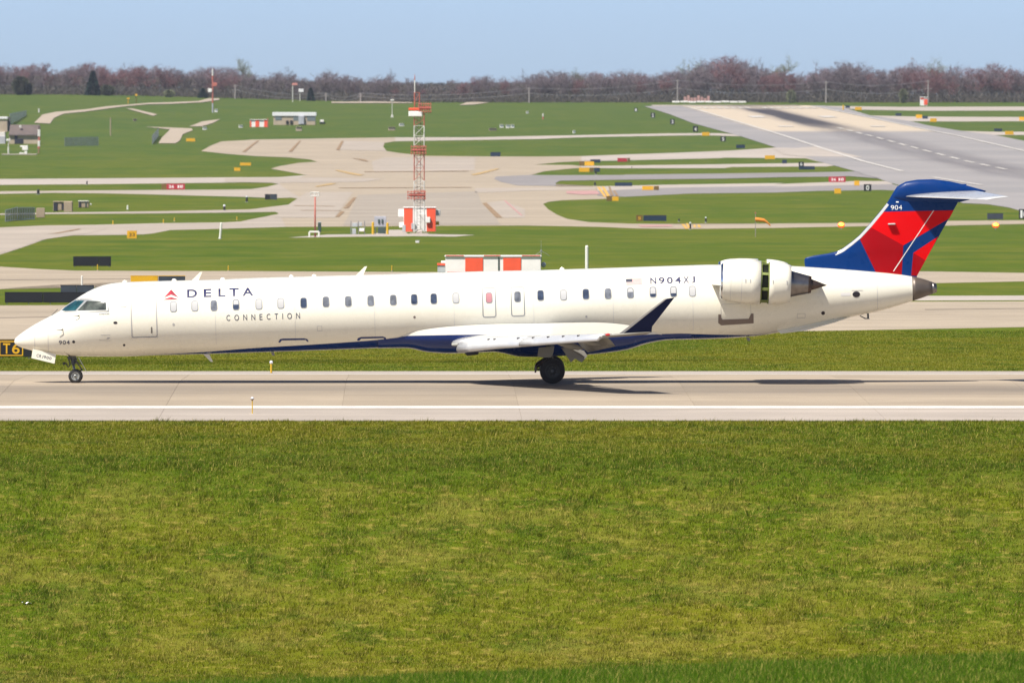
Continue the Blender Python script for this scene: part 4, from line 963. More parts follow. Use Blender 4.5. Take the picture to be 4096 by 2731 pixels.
simple('rubber_black', (.02,.02,.022), .6); simple('pole_wood', (.30,.27,.26), .85); simple('wire', (.30,.30,.32), .5); simple('flag_cloth', (.75,.74,.76), .7); simple('flag_cloth_red', (.62,.25,.22), .7); simple('glass_white', (.75,.78,.82), .15, coat=1)

def local_text(txt, cx, cz, h, w, y, mat, parent):
    wd = {'1':.5,'I':.3,'T':.95}; ws = [wd.get(c, 1.0) for c in txt]; k = w/(sum(ws)+.25*(len(txt)-1)); x = cx-w/2
    for ch, ww in zip(txt, ws):
        bm = text_bm([(ch, x, x+ww*k, cz-h/2, cz+h/2)])
        for v in bm.verts: v.co.y = y
        for f in bm.faces: f.normal_update()
        for f in bm.faces:
            if f.normal.y > 0: f.normal_flip()
        me = bpy.data.meshes.new('letter'); bm.to_mesh(me); bm.free(); mobj('letter', me, mat, parent); x += (ww+.25)*k
def sign(label, c, x0, y0, x1, y1, panels, leg=6, texts=(), name='airfield_sign', group='airfield signs', base=None, depth=.22, rz=0.0):
    (u0, v0), (u1, v1) = px(c, x0, y0), px(c, x1, y1); um = (u0+u1)/2
    g = ground(um, v1 + leg/2.351) if base is None else ground(um, base); k = mpp(g.y)
    w = (u1-u0)*k; zb = HC + (at(um, v1, g.y).z - HC) - g.z; zt = at(um, v0, g.y).z - g.z; zb = max(zb, .08)
    t = thing(name, label, 'sign', g, rz, group)
    pans = []
    for a, b, mt in panels:
        xa, xb = -w/2+w*a, -w/2+w*b
        pans.append((a, b, MB().box(((xa+xb)/2, 0, (zb+zt)/2), (xb-xa-.015, depth, zt-zb), bev=.02).build('panel', mt, t)))
    mb = MB().box((0, .005, zt+.012), (w+.03, depth+.02, .03)).build('top_rail', 'sign_black' if panels[0][2] in ('sign_black','sign_slate','sign_blue') else panels[0][2], t)
    n = max(2, int(w/1.2)+1)
    for i in range(n):
        MB().box((-w/2+.12+(w-.24)*i/(n-1), 0, zb/2-.02), (.05,.05,zb+.06)).build('leg', 'steel', t)
    for s_, fx, fz, fh, fw_, mt in texts:
        local_text(s_, -w/2+w*fx, zb+(zt-zb)*fz, (zt-zb)*fh, w*fw_, -depth/2-.012, mt, next((o_ for a, b, o_ in pans if a <= fx <= b), t))
    return t, w, zb, zt
K1 = [(0,1,'sign_black')]; Y1 = [(0,1,'sign_yellow')]; SL = [(0,1,'sign_slate')]; BL = [(0,1,'sign_blue')]
# near the nose
t, w, zb, zt = sign('black location sign reading T6 in yellow, under the nose', '1', -12, 962, 300, 1132, [(0,.745,'sign_brown'),(.75,1,'sign_black')], 8, ())
bx0, bx1 = -w/2+w*.06, -w/2+w*.70; H_ = zt-zb
face = MB().box(((bx0+bx1)/2, -.12, zb+H_*.5), (bx1-bx0, .02, H_*.76)).build('face', 'sign_black', t)
fo = rrect(bx0-.05, zb+H_*.07, bx1+.05, zb+H_*.93, .03); fi = rrect(bx0-.01, zb+H_*.13, bx1+.01, zb+H_*.87, .03)
mb = MB()
for poly in ringpoly(fo, fi): mb.add([(p[0], -.137, p[1]) for p in poly], [(0,1,2,3)])
mb.build('border', 'sign_yellow', t, recalc=False)
local_text('T6', -w/2+w*.385, zb+H_*.5, H_*.62, w*.5, -.140, 'sign_yellow', face)
sign('long black back of a sign behind the cockpit', 'F', 45, 1340, 900, 1445, [(0,.42,'sign_black'),(.42,1,'sign_black')], 4)
sign('slate-grey double sign just above the long black one behind the cockpit roof', 'F', 570, 1275, 885, 1345, [(0,.48,'sign_slate'),(.48,1,'sign_slate')], 8, base=1188)
sign('large black sign alone on the grass left of the yellow and black sign', 'F', 688, 1005, 1045, 1095, [(0,.68,'sign_black'),(.68,1,'sign_black')], 8)
sign('long sign half yellow half black behind the front cabin roof', 'F', 1228, 1185, 1742, 1290, [(0,.505,'sign_yellow'),(.51,1,'sign_slate')], 8)
sign('small square yellow sign with black marks on the left taxiway verge', 'F', 1195, 762, 1287, 832, Y1, 8, (('33',.5,.5,.5,.6,'sign_brown'),))
sign('red mandatory sign with dark end panel on the left strip', 'F', 1518, 318, 1740, 372, [(0,.22,'sign_brown'),(.22,.62,'sign_red'),(.62,1,'sign_red')], 6, (('36',.42,.5,.5,.22,'letter_white'),('18',.8,.5,.5,.22,'letter_white')))
sign('dark boxy sign at the rounded tip of the left grass island', 'B', 375, 1405, 490, 1455, [(0,.45,'sign_black'),(.45,1,'sign_slate')], 6)
sign('longer yellow sign of the pair on the left grass tongue', 'B', 140, 1108, 245, 1135, Y1, 8)
sign('short yellow sign below the longer one on the left grass tongue', 'B', 85, 1155, 145, 1185, Y1, 8)
sign('small yellow sign beside the gravel track on the left slope', 'A', 1750, 880, 1835, 908, Y1, 6)
# right of the mast
sign('dark sign at the left end of the upper right grass island', 'C', 145, 1010, 240, 1048, BL, 6)
sign('upper yellow sign of the cluster with a brown panel on its left', 'C', 980, 1096, 1120, 1135, [(0,.34,'sign_brown'),(.36,1,'sign_yellow')], 10)
sign('dark sign peeping out behind the upper yellow sign cluster', 'C', 1085, 1078, 1180, 1107, BL, 8)
sign('lower yellow sign of the cluster with brown and dark panels on its right', 'C', 978, 1155, 1175, 1195, [(0,.5,'sign_yellow'),(.52,.7,'sign_brown'),(.72,1,'sign_blue')], 8)
sign('pinkish red sign with a yellow end on the thin right island', 'C', 1340, 1065, 1458, 1100, [(0,.4,'sign_red'),(.4,.76,'sign_red'),(.78,1,'sign_brown')], 6)
sign('wide dark sign above the white taxiway strip', 'C', 1315, 1295, 1478, 1328, BL, 6)
sign('wide yellow sign with brown panel at its right end on the white strip', 'C', 1572, 1328, 1730, 1365, [(0,.68,'sign_yellow'),(.7,1,'sign_brown')], 6)
sign('brown and yellow sign at the foot of the hold bars', 'C', 1235, 1425, 1350, 1467, [(0,.46,'sign_brown'),(.48,1,'sign_yellow')], 8)
sign('yellow sign where the pale path meets the far runway shoulder', 'C', 2135, 822, 2205, 855, Y1, 6)
for lab, c, x0, y0, x1, y1, tx in (('farthest small black distance sign beside the far runway', 'C',1498,595,1528,628,'1'), ('second farthest black distance sign beside the far runway','C',1653,640,1692,685,'2'),
        ('third black distance sign beside the far runway','C',1836,700,1877,748,'3'), ('black distance sign just above the pale path','C',2050,765,2097,818,'4'), ('black distance sign just below the pale path','D',898,862,947,908,'5'),
        ('black distance sign standing over a long dark sign','D',1633,1100,1682,1142,'6'), ('white-faced distance sign in front of the tail fin','D',2246,1312,2317,1375,'0')):
    sign(lab, c, x0, y0, x1, y1, K1, 5, ((tx,.5,.5,.72,.42,'letter_white'),), 'distance_sign', 'runway distance signs')
sign('distance sign cut by the right edge of the picture, reading 10', '6', 2303, 440, 2400, 530, K1, 6, (('10',.5,.5,.8,.72,'letter_white'),), 'distance_sign', 'runway distance signs')
sign('dark sign in the dry corner beside the far runway', 'D', 1045, 940, 1128, 972, BL, 5)
sign('yellow sign on the pale exit towards the far runway', 'D', 1315, 1040, 1410, 1075, Y1, 6)
sign('tiny dark sign right of the exit sign', 'D', 1478, 1082, 1522, 1115, BL, 5)
sign('long low dark sign at the tip of the right island', 'D', 1635, 1142, 1785, 1172, BL, 5)
sign('red mandatory sign left of the tail fin', 'D', 1915, 1240, 2075, 1290, [(0,.5,'sign_red'),(.5,1,'sign_red')], 5, (('36',.28,.5,.5,.3,'letter_white'),('18',.74,.5,.5,.3,'letter_white')))
sign('square yellow sign right of the red mandatory sign', 'D', 2155, 1278, 2205, 1322, Y1, 5)
sign('square yellow sign on the grass edge below the red mandatory sign', 'D', 1968, 1352, 2032, 1398, Y1, 8)
sign('small dark sign beyond the far runway end', 'E', 672, 572, 715, 595, BL, 5)
sign('small yellow sign beyond the far runway end', 'E', 762, 585, 825, 615, Y1, 5)
sign('small dark sign on the narrow green strip beyond the far runway', 'E', 1142, 645, 1198, 668, BL, 5)
sign('yellow sign left of a dark one beyond the far runway', 'E', 1335, 657, 1392, 690, Y1, 5)
sign('dark sign between two yellow signs beyond the far runway', 'E', 1395, 670, 1447, 695, BL, 5)
sign('yellow sign right of a dark one beyond the far runway', 'E', 1468, 692, 1530, 725, Y1, 5)
sign('dark sign over the rightmost far exit', 'E', 2070, 788, 2145, 812, BL, 5)
sign('yellow sign on the rightmost far exit', 'E', 2172, 812, 2252, 845, Y1, 5)
sign('yellow sign at the right picture edge among far taxiways', 'E', 2305, 678, 2370, 712, Y1, 5)
sign('black sign with a small yellow end on the large right island', 'H', 1045, 615, 1330, 668, [(0,.22,'sign_brown'),(.24,1,'sign_blue')], 8, (('S',.11,.5,.5,.08,'sign_yellow'),))
sign('black sign right of the tail fin above an orange light', '6', 2005, 480, 2155, 535, SL, 10)

# posts, lamps and markers
def post(label, c, x, y0, y1, wpx, mat, name='marker_post', cat='post', group=None, cap=None, base=None, tilt=0.0, flange=True):
    (u, v0), (_, v1) = px(c, x, y0), px(c, x, y1)
    g = ground(u, v1) if base is None else ground(u, base); k = mpp(g.y); h = at(u, v0, g.y).z - g.z; r = wpx/CR[c][2]*k/2
    t = thing(name, label, cat, g, 0, group)
    MB().tube((0,0,-.05), (tilt*h,0,h), r, r*.92, 10).build('shaft', mat, t, smooth=False)
    if flange: MB().tube((0,0,0), (0,0,.04), r*1.9, r*1.7, 10).build('base_plate', 'steel', t)
    if cap: MB().ball((tilt*h,0,h), r*cap[1], 8, 6).build('lens', cap[0], t)
    else: MB().tube((tilt*h,0,h), (tilt*h,0,h+r*.8), r*1.02, r*.5, 10).build('cap', mat, t)
    return t
post('yellow runway edge light with a white lens behind the fuselage', '2', 1140, 1055, 1165, 20, 'post_yellow', 'edge_light', 'light', 'runway edge lights', ('glass_white', 1.7))
g = G('2', 962, 1546); k = mpp(g.y); t = thing('edge_light', 'thin near runway edge light with a flared amber head', 'light', g, 0, 'runway edge lights'); hh = at(*px('2',965,1388), g.y).z - g.z
MB().tube((0,0,0), (0,0,.03), .11, .10, 12).build('base_plate', 'post_white', t); MB().tube((0,0,0), (0,0,hh*.84), .018, .018, 8).build('stem', 'post_yellow', t)
MB().tube((0,0,hh*.84), (0,0,hh*.94), .025, .075, 12).build('head', 'paint_brown', t); MB().ball((0,0,hh*.95), .06, 10, 6).build('lens', 'glass_white', t)
for lab, c, x, y0, y1 in (('thin yellow marker in front of the large black sign','F',917,1080,1135), ('thin yellow marker on the taxiway edge right of the first spine antenna','F',2147,1090,1138), ('thin yellow marker on the taxiway edge before the red and white shelter','2',2275,150,200),
                          ('thin yellow marker at the left edge of the red and white shelter','3',158,268,318), ('yellow marker by the left fence','F',1062,667,705), ('faint yellow marker on the left island edge','F',1537,655,690),
                          ('faint yellow marker pair on the left island edge, left one','F',1640,642,672), ('faint yellow marker near the apron corner','F',2228,632,660)):
    post(lab, c, x, y0, y1, 10, 'post_yellow', group='thin yellow edge markers')
post('short cream post standing above the slate sign', 'F', 770, 1190, 1277, 18, 'post_white', base=1146)
post('leaning white post on the grass below the left taxiway', 'F', 2068, 692, 835, 22, 'post_white', tilt=.09)
post('stout white pole rising behind the cabin roof', '3', 1992, 88, 295, 34, 'post_white', base=1178)
post('small dark light post on the left strip, left one', 'F', 360, 380, 418, 26, 'rubber_black', 'guard_light', 'light', 'small dark taxi lights')
post('small dark light post on the far left strip above', 'A', 818, 1285, 1315, 14, 'rubber_black', 'guard_light', 'light', 'small dark taxi lights')
post('small dark light with a white top on the left island', 'F', 2110, 525, 570, 22, 'rubber_black', 'guard_light', 'light', 'small dark taxi lights', ('glass_white', 1.1))
post('small dark light beside the boxy dark sign', 'B', 205, 1430, 1478, 20, 'rubber_black', 'guard_light', 'light', 'small dark taxi lights', ('glass_white', 1.0))
post('small white marker on the left island', 'F', 1200, 525, 560, 16, 'post_white', 'guard_light', 'light', 'small dark taxi lights')
post('small dark light below the upper sign cluster', 'V', 578, 480, 548, 40, 'rubber_black', 'guard_light', 'light', 'small dark taxi lights')
post('small dark light left of the wide dark sign', 'V', 560, 735, 805, 45, 'rubber_black', 'guard_light', 'light', 'small dark taxi lights')
post('small dark light left of the hold markings on the lower taxiway', 'Y', 793, 285, 318, 24, 'rubber_black', 'guard_light', 'light', 'small dark taxi lights')
post('small dark light with a pale top among the hold markings', 'Y', 960, 340, 432, 26, 'rubber_black', 'guard_light', 'light', 'small dark taxi lights', ('glass_white', 1.2))
post('small dark light left of the windsock', 'Y', 1188, 262, 332, 26, 'rubber_black', 'guard_light', 'light', 'small dark taxi lights', ('glass_white', 1.0))
post('small dark light on the right pale path', 'V', 1382, 375, 412, 16, 'rubber_black', 'guard_light', 'light', 'small dark taxi lights')
for lab, c, x, y in (('lit orange guard light left of the tail fin','6',633,588),('lit orange guard light right of the tail fin','6',2085,590)):
    u, v = px(c, x, y); g = ground(u, v + 18); k = mpp(g.y); z = at(u, v, g.y).z - g.z; r = 9.5*k
    t = thing('runway_guard_light', lab, 'light', g, 0, 'lit runway guard lights')
    MB().ball((0,.12,z), r*1.45, 14, 8, (1.05,.3,.85)).build('housing', 'lamp_red', t); MB().ball((0,-.02,z+r*.25), r, 14, 8, (1.15,.35,.62)).build('lens', 'lamp_orange', t); MB().tube((0,.1,0), (0,.1,z), .05, n=8).build('stem', 'steel', t)
# windsock
u, v = px('Y',1918,545); g = ground(u, v); k = mpp(g.y)
t = thing('windsock', 'orange windsock drooping from a thin pole by the lower taxiway', 'windsock', g)
def wy(x, y): p = at(*px('Y',x,y), g.y); return (p.x-g.x, 0, p.z-g.z)
zt = wy(1918,190)[2]; MB().tube((0,0,0), (0,0,zt), .035, .03, 8).build('pole', 'pole_wood', t)
sk = [(1915,285,30),(1980,292,29),(2045,300,26),(2085,325,20),(2115,352,15),(2140,378,11)]
rings = []
for x, y, r_ in sk:
    p = Vector(wy(x, y)); rr = r_/3.675*k; rings.append([(p.x+.15*rr*math.sin(q)*0, rr*math.cos(q), p.z+rr*math.sin(q)) for q in np.linspace(0, 2*math.pi, 13)[:-1]])
MB().loft(rings, True, False).build('sock', 'orange_fabric', t, smooth=True)
MB().ball(wy(1918,190), .08, 8, 5).build('obstruction_lamp', 'lattice_red', t)

# ---- equipment shelter with the lattice antenna mast
def SG(x, y): return at(*px('S', x, y), gm.y)
gm = ground(*px('X', 1650, 670)); km = mpp(gm.y)
def off(x, y, c='X'): p = at(*px(c, x, y), gm.y); return p.x-gm.x, p.z-gm.z
sh = thing('equipment_shelter', 'red and white equipment shelter behind the lattice mast', 'shelter', gm + Vector((0,4.0,0)))
def panel_box(nm, c, x0, y0, x1, y1, yy, dp, mat, par, bev=.03):
    a, b = off(x0, y1, c), off(x1, y0, c); return MB().box(((a[0]+b[0])/2, yy, (a[1]+b[1])/2), (b[0]-a[0], dp, b[1]-a[1]), bev=bev).build(nm, mat, par)
x0_, x1_ = off(1415,640)[0], off(1900,640)[0]
panel_box('wall', 'X', 1412, 275, 1905, 645, 2.0, 2.6, 'shelter_white', sh)
for xa, xb in ((1418,1552),(1765,1902)): panel_box('red_panel', 'X', xa, 280, xb, 640, .69, .05, 'shelter_red', sh, .01)
panel_box('roof', 'X', 1405, 268, 1912, 280, 2.0, 2.8, 'shelter_white', sh)
panel_box('air_conditioner', 'X', 1330, 300, 1428, 415, 1.6, .8, 'shelter_white', sh); panel_box('air_conditioner', 'X', 1345, 500, 1420, 580, 1.6, .8, 'shelter_white', sh)
panel_box('side_lamp', 'X', 1908, 310, 1975, 400, 1.2, .4, 'cabinet_grey', sh); panel_box('yellow_bracket', 'X', 1905, 485, 1955, 540, 1.2, .3, 'post_yellow', sh)
panel_box('wall_box', 'X', 1530, 515, 1592, 605, .5, .3, 'cabinet_grey', sh); panel_box('wall_box', 'X', 1750, 420, 1820, 505, .5, .3, 'shelter_white', sh); panel_box('wall_box', 'X', 1395, 540, 1445, 640, .8, .4, 'cabinet_grey', sh); panel_box('door', 'X', 1660, 370, 1740, 640, .66, .06, 'lattice_white', sh)
mast = thing('antenna_mast', 'tall red and white lattice antenna mast in front of the shelter', 'antenna mast', gm)
def mz(y): return SG(310, y).z - gm.z
wx0, wx1 = SG(270,900).x-gm.x, SG(362,900).x-gm.x; mxc = (wx0+wx1)/2; mw = (wx1-wx0)
bands = [(1495,1285,'lattice_white'),(1285,1200,'lattice_white'),(1200,1110,'lattice_red'),(1110,1020,'lattice_white'),(1020,790,'lattice_red'),(790,700,'lattice_red'),(700,515,'lattice_white'),(515,400,'lattice_red'),(400,210,'lattice_red')]
for ya, yb, mt in bands:
    za, zb_ = mz(ya), mz(yb); mb = MB(); w = mw if ya > 515 else (mw if ya > 420 else mw*.5); cx = mxc if ya > 420 else mxc-mw*.22
    n = max(2, int(round((zb_-za)/1.1))); h_ = w/2
    cs = [(cx-h_,-.1-w),(cx+h_,-.1-w),(cx+h_,-.1),(cx-h_,-.1)]
    for x, y in cs: mb.tube((x,y,za), (x,y,zb_), .055, n=6)
    for i in range(n):
        q0, q1 = za+(zb_-za)*i/n, za+(zb_-za)*(i+1)/n
        for j in range(4):
            a, b = cs[j], cs[(j+1)%4]; mb.tube((*a,q0), (*b,q1) if i%2 else (*b,q1), .028, n=4); mb.tube((*a,q1), (*b,q1), .028, n=4)
    mb.build('mast_section', mt, mast)
mb = MB(); lx = mxc-.05
for sx in (-.18,.18): mb.tube((lx+sx,-.62,0), (lx+sx,-.62,mz(300)), .03, n=4)
z = .3
while z < mz(300): mb.tube((lx-.18,-.62,z), (lx+.18,-.62,z), .02, n=4); z += .33
mb.build('ladder', 'timber_dark', mast)
sx = SG(275,100).x-gm.x
MB().tube((sx,-.5,mz(215)), (sx,-.5,mz(95)), .06, n=8).build('spike', 'lattice_white', mast); MB().tube((sx,-.5,mz(95)), (sx,-.5,mz(45)), .05, .03, 8).build('spike_tip', 'lattice_red', mast)
for (xa, xb, ya, yb) in ((205,378,1112,1195),(238,384,695,782),(310,428,300,402)):       # antenna arrays, tilted dipole frames
    a = SG(xa, yb); b = SG(xb, ya); mb = MB(); x0q, x1q = a.x-gm.x, b.x-gm.x; za, zb_ = a.z-gm.z, b.z-gm.z
    for kz in (.15,.5,.85): mb.tube((x0q,-1.3,za+(zb_-za)*kz), (x1q,-1.3,za+(zb_-za)*kz), .05, n=6)
    for kx in np.linspace(.04,.96,6): mb.tube((x0q+(x1q-x0q)*kx,-1.3,za), (x0q+(x1q-x0q)*kx,-1.3,zb_), .04, n=6); mb.tube((x0q+(x1q-x0q)*kx,-1.3,(za+zb_)/2), (x0q+(x1q-x0q)*kx,-1.7,(za+zb_)/2), .03, n=5)
    mb.box(((x0q+x1q)/2,-1.22,(za+zb_)/2), ((x1q-x0q)*.8,.04,(zb_-za)*.35))
    mb.tube((mxc,-1.3,(za+zb_)/2), (mxc,-.3,(za+zb_)/2), .08, n=6); mb.build('antenna_array', 'lattice_red', mast)
a, b = SG(218,430), SG(345,350)
MB().box(((a.x+b.x)/2-gm.x,-1.1,(a.z+b.z)/2-gm.z-(b.z-a.z)*.2), (b.x-a.x,.5,(b.z-a.z)*.6), bev=.05).build('equipment_box', 'shelter_white', mast)
MB().box(((a.x+b.x)/2-gm.x-.1,-1.1,b.z-gm.z-(b.z-a.z)*.16), ((b.x-a.x)*.85,.45,(b.z-a.z)*.3), bev=.05).build('equipment_box', 'shelter_red', mast)
MB().tube((mxc-.3,-.5,0), (mxc+.3,-.5,0), .5, n=10).box((mxc,-.55,.05), (1.9,1.9,.14)).build('foundation', 'concrete_pale', mast)
# red pole with white head, and the low white frame round its foot
gp_ = ground(*px('X', 78, 715)); 
def off2(x, y): p = at(*px('X', x, y), gp_.y); return p.x-gp_.x, p.z-gp_.z
t = thing('monitor_pole', 'slim red pole with a white ring head left of the mast', 'pole', gp_)
zt = off2(75,105)[1]; MB().tube((0,0,0), (0,0,zt), .09, .08, 10).build('shaft', 'lattice_red', t, smooth=True)
mb = MB(); xa, za = off2(8,92); xb, zb_ = off2(135,38)
for z in (za, zb_): mb.tube((xa,0,z), (xb,0,z), .06, n=6)
for x in (xa, xb, (xa+xb)/2): mb.tube((x,0,za), (x,0,zb_), .05, n=6)
mb.tube((0,0,zt), (0,0,za), .05, n=6); mb.build('antenna_head', 'lattice_white', t)
t = thing('pipe_guard', 'low white pipe frame guarding the foot of the red pole', 'guard rail', gp_); mb = MB(); xa, za = off2(-8,715); xb, zb_ = off2(138,635)
mb.tube((xa,-.5,0), (xa,-.5,zb_), .09, n=8).tube((xb,-.5,0), (xb,-.5,zb_), .09, n=8).tube((xa,-.5,zb_), (xb,-.5,zb_), .09, n=8); mb.build('rail', 'post_white', t)
gq = ground(*px('X',145,640)); t = thing('pedestal', 'small grey-green pedestal right of the red pole', 'pedestal', gq); MB().box((0,0,.5), (.35,.3,1.0), bev=.04).build('body', 'cabinet_green', t); MB().box((0,0,1.05),(.42,.36,.1),bev=.03).build('lid','cabinet_grey',t)
ge = ground(*px('X', 720, 675))
t = thing('meter_cabinets', 'pale grey meter cabinets on a rack left of the yellow bollards', 'cabinet', ge)
def offe(x, y): p = at(*px('X', x, y), ge.y); return p.x-ge.x, p.z-ge.z
def eb(nm, x0, y0, x1, y1, mat, par, yy=0, dp=.35):
    a, b = offe(x0,y1), offe(x1,y0); MB().box(((a[0]+b[0])/2,yy,(a[1]+b[1])/2), (b[0]-a[0],dp,b[1]-a[1]), bev=.03).build(nm, mat, par)
eb('cabinet', 640, 500, 722, 560, 'cabinet_grey', t); eb('cabinet', 745, 495, 790, 550, 'cabinet_grey', t); eb('cabinet', 640, 585, 700, 672, 'cabinet_grey', t); eb('cabinet', 750, 580, 825, 628, 'shelter_white', t, -.2)
for x in (622, 735, 828): eb('rack_post', x-6, 470, x+6, 676, 'steel', t, .1, .08)
t2 = thing('transformer', 'dark green transformer under a grey switchboard between yellow bollards', 'transformer', ge)
eb('transformer_tank', 1030, 565, 1150, 662, 'cabinet_green', t2); eb('switchboard', 975, 400, 1155, 560, 'mesh_grey', t2, .15, .25); eb('gauge', 1032, 445, 1062, 510, 'cabinet_green', t2, 0, .15); eb('gauge', 1085, 445, 1112, 510, 'cabinet_green', t2, 0, .15); eb('post', 985, 560, 1000, 668, 'steel', t2); eb('post', 1135, 560, 1150, 668, 'steel', t2, .3)
for lab, x, y0 in (('left yellow bollard beside the transformer',956,495),('right yellow bollard beside the transformer',1176,505)):
    a, b = offe(x, 668), offe(x, y0); t = thing('bollard', lab, 'bollard', (ge.x+a[0], ge.y-.5, ge.z), 0, 'yellow bollards'); MB().tube((0,0,0), (0,0,b[1]), .13, n=12).build('shaft', 'post_yellow', t); MB().ball((0,0,b[1]), .13, 12, 6, (1,1,.5)).build('cap', 'post_yellow', t)

# ---- large shelter behind the cabin roof
u0, _ = px('3',660,0); u1, _ = px('3',1562,0); gs = ground((u0+u1)/2, 1180); ks = mpp(gs.y)
def offs(x, y): p = at(*px('3', x, y), gs.y); return p.x-gs.x, p.z-gs.z
t = thing('equipment_shelter', 'long red and white chequered shelter rising behind the cabin roof', 'shelter', gs)
def sb(nm, x0, y0, x1, y1, mat, yy, dp, bev=.02):
    a, b = offs(x0,y1), offs(x1,y0); return MB().box(((a[0]+b[0])/2,yy,(a[1]+b[1])/2), (b[0]-a[0],dp,b[1]-a[1]), bev=bev).build(nm, mat, t)
sb('wall', 662, 180, 1160, 540, 'shelter_white', 1.3, 2.6); sb('wall', 1166, 180, 1560, 540, 'shelter_white', 1.3, 2.6)
for xa, xb in ((848,1016),(1205,1374)): sb('red_panel', xa, 192, xb, 320, 'shelter_red', -.01, .06, .01); sb('red_panel', xa-170, 322, xa-2, 450, 'shelter_red', -.01, .06, .01)
sb('roof_edge', 655, 172, 1566, 182, 'shelter_white', 1.3, 2.75, .01)
for xa, xb in ((665,835),(1022,1180),(1380,1555)): sb('roof_trim', xa, 168, xb, 174, 'shelter_red', 0, .2, .005)
sb('joint_cover', 1158, 185, 1168, 540, 'cabinet_green', -.03, .06, .005); sb('air_conditioner', 588, 262, 660, 330, 'cabinet_grey', 1.0, .9); sb('air_conditioner_hood', 584, 245, 662, 264, 'shelter_red', 1.0, 1.0, .01); sb('vent_cowl', 620, 222, 662, 245, 'shelter_white', 1.0, .6)
a = offs(1585,258); MB().ball((a[0],.6,a[1]), .16, 12, 7, (.9,1,1)).build('side_dome', 'cabinet_grey', t, smooth=True)
a = offs(1563,125); b = offs(1563,240); mb = MB().tube((a[0],1.0,b[1]), (a[0],1.0,a[1]), .02, n=6).ball((a[0],1.0,a[1]), .05, 8, 6)
for q in ((1500,175),(1640,172)): e = offs(*q); mb.tube((a[0],1.0,a[1]-.02), (e[0],1.0,e[1]), .012, n=5)
mb.tube((a[0],1.0,a[1]), (a[0],1.0,offs(1563,30)[1]), .008, n=5); mb.build('whip_antenna', 'steel', t)
gd = ground(*px('G',1340,876)); t = thing('junction_box', 'tiny white box on the grass below the mast', 'box', gd); MB().box((0,0,.11), (.36,.3,.22), bev=.05).build('body', 'shelter_white', t); MB().box((0,0,.23), (.40,.34,.04), bev=.02).build('lid', 'cabinet_grey', t)
gd = ground(*px('0',107,2416)); t = thing('litter', 'scrap of white plastic lying in the near grass', 'litter')
t.location = gd; MB().loft([[(-.14+.28*i/6, y+.02*math.sin(i*2.1), .05+.03*math.sin(i*1.7+j)) for i in range(7)] for j, y in enumerate((-.08,0,.07))], False, False).build('scrap', 'shelter_white', t)

# ---- far shed row
def farbox(label, name, cat, c, x0, y0, x1, y1, mat, dp=3.0, group=None, roof=None, extra=()):
    (u0, v0), (u1, v1) = px(c, x0, y0), px(c, x1, y1); g = ground((u0+u1)/2, v1); k = mpp(g.y); w = (u1-u0)*k; h = (v1-v0)*k
    t = thing(name, label, cat, g, 0, group); rh = (roof[1]/CR[c][2]*k) if roof else .06*h
    MB().box((0,dp/2,(h-rh)/2), (w*(.97 if roof else 1), dp, h-rh), bev=min(.06,h*.1)).build('wall' if roof else 'body', mat, t)
    MB().box((0,dp/2-.1,h-rh/2), (w*1.02, dp+.4, rh), bev=min(.05,rh*.3)).build('roof' if roof else 'lid', roof[0] if roof else mat, t)
    for nm, ex0, ey0, ex1, ey1, mt, dd in extra:
        (a0, b0), (a1, b1) = px(c, ex0, ey0), px(c, ex1, ey1)
        MB().box((((a0+a1)-(u0+u1))/2*k, -dd/2, (v1-(b0+b1)/2)*k), ((a1-a0)*k, dd, (b1-b0)*k), bev=.03).build(nm, mt, t)
    return t
farbox('long low tan building with a white roof on the far field', 'service_building', 'building', 'U', 735, 165, 1700, 455, 'wall_tan', 6, None, ('roof_white', 85),
       (('window', 790,255,935,345,'window_slate',.08),('window', 1195,255,1310,355,'window_slate',.08),('window', 1500,255,1695,360,'window_slate',.08),('tank', 1310,250,1435,430,'mesh_grey',.8),('wheel', 1030,350,1085,430,'rubber_black',.3),('wheel',1120,345,1180,430,'rubber_black',.3)))
farbox('small red and white striped shed left of the white-roofed building', 'striped_shed', 'shed', 'U', 222, 325, 620, 500, 'shelter_white', 3, None, None,
       (('red_panel', 224,350,255,498,'shelter_red',.1),('red_panel', 345,335,430,498,'shelter_red',.1),('red_panel', 540,330,618,498,'shelter_red',.1)))
farbox('dark low box with a white top right of the white-roofed building', 'plant_box', 'box', 'U', 1785, 385, 1910, 430, 'cabinet_green', 2, None, None, (('white_top',1795,335,1880,385,'shelter_white',.5),))
farbox('pale concrete block in front of the white-roofed building', 'concrete_block', 'block', 'U', 1250, 490, 1385, 590, 'wall_tan', 2)
farbox('small white block left of the striped shed', 'concrete_block', 'block', 'U', -10, 455, 65, 505, 'shelter_white', 1.5)
farbox('pale slab on the far grass left of the mast', 'concrete_block', 'block', 'B', 1535, 772, 1600, 806, 'wall_tan', 2)
farbox('little white box on the far grass left of the mast', 'concrete_block', 'block', 'B', 1637, 737, 1685, 765, 'shelter_white', 1.5)
farbox('left of three little white boxes on the far field', 'antenna_box', 'box', 'C', 232, 748, 270, 780, 'shelter_white', 1, 'three white boxes on the far field')
farbox('middle of three little white boxes on the far field', 'antenna_box', 'box', 'C', 290, 750, 328, 784, 'shelter_white', 1, 'three white boxes on the far field')
farbox('right of three little white boxes on the far field', 'antenna_box', 'box', 'C', 335, 750, 370, 782, 'shelter_white', 1, 'three white boxes on the far field')
farbox('flat tan slab beside the three white boxes', 'concrete_block', 'block', 'C', 130, 782, 205, 808, 'wall_tan', 2)
farbox('white speck of a box high on the far field', 'antenna_box', 'box', 'C', 480, 622, 505, 646, 'shelter_white', 1)
farbox('white speck of a box above the pale path', 'antenna_box', 'box', 'C', 918, 804, 945, 832, 'shelter_white', 1)
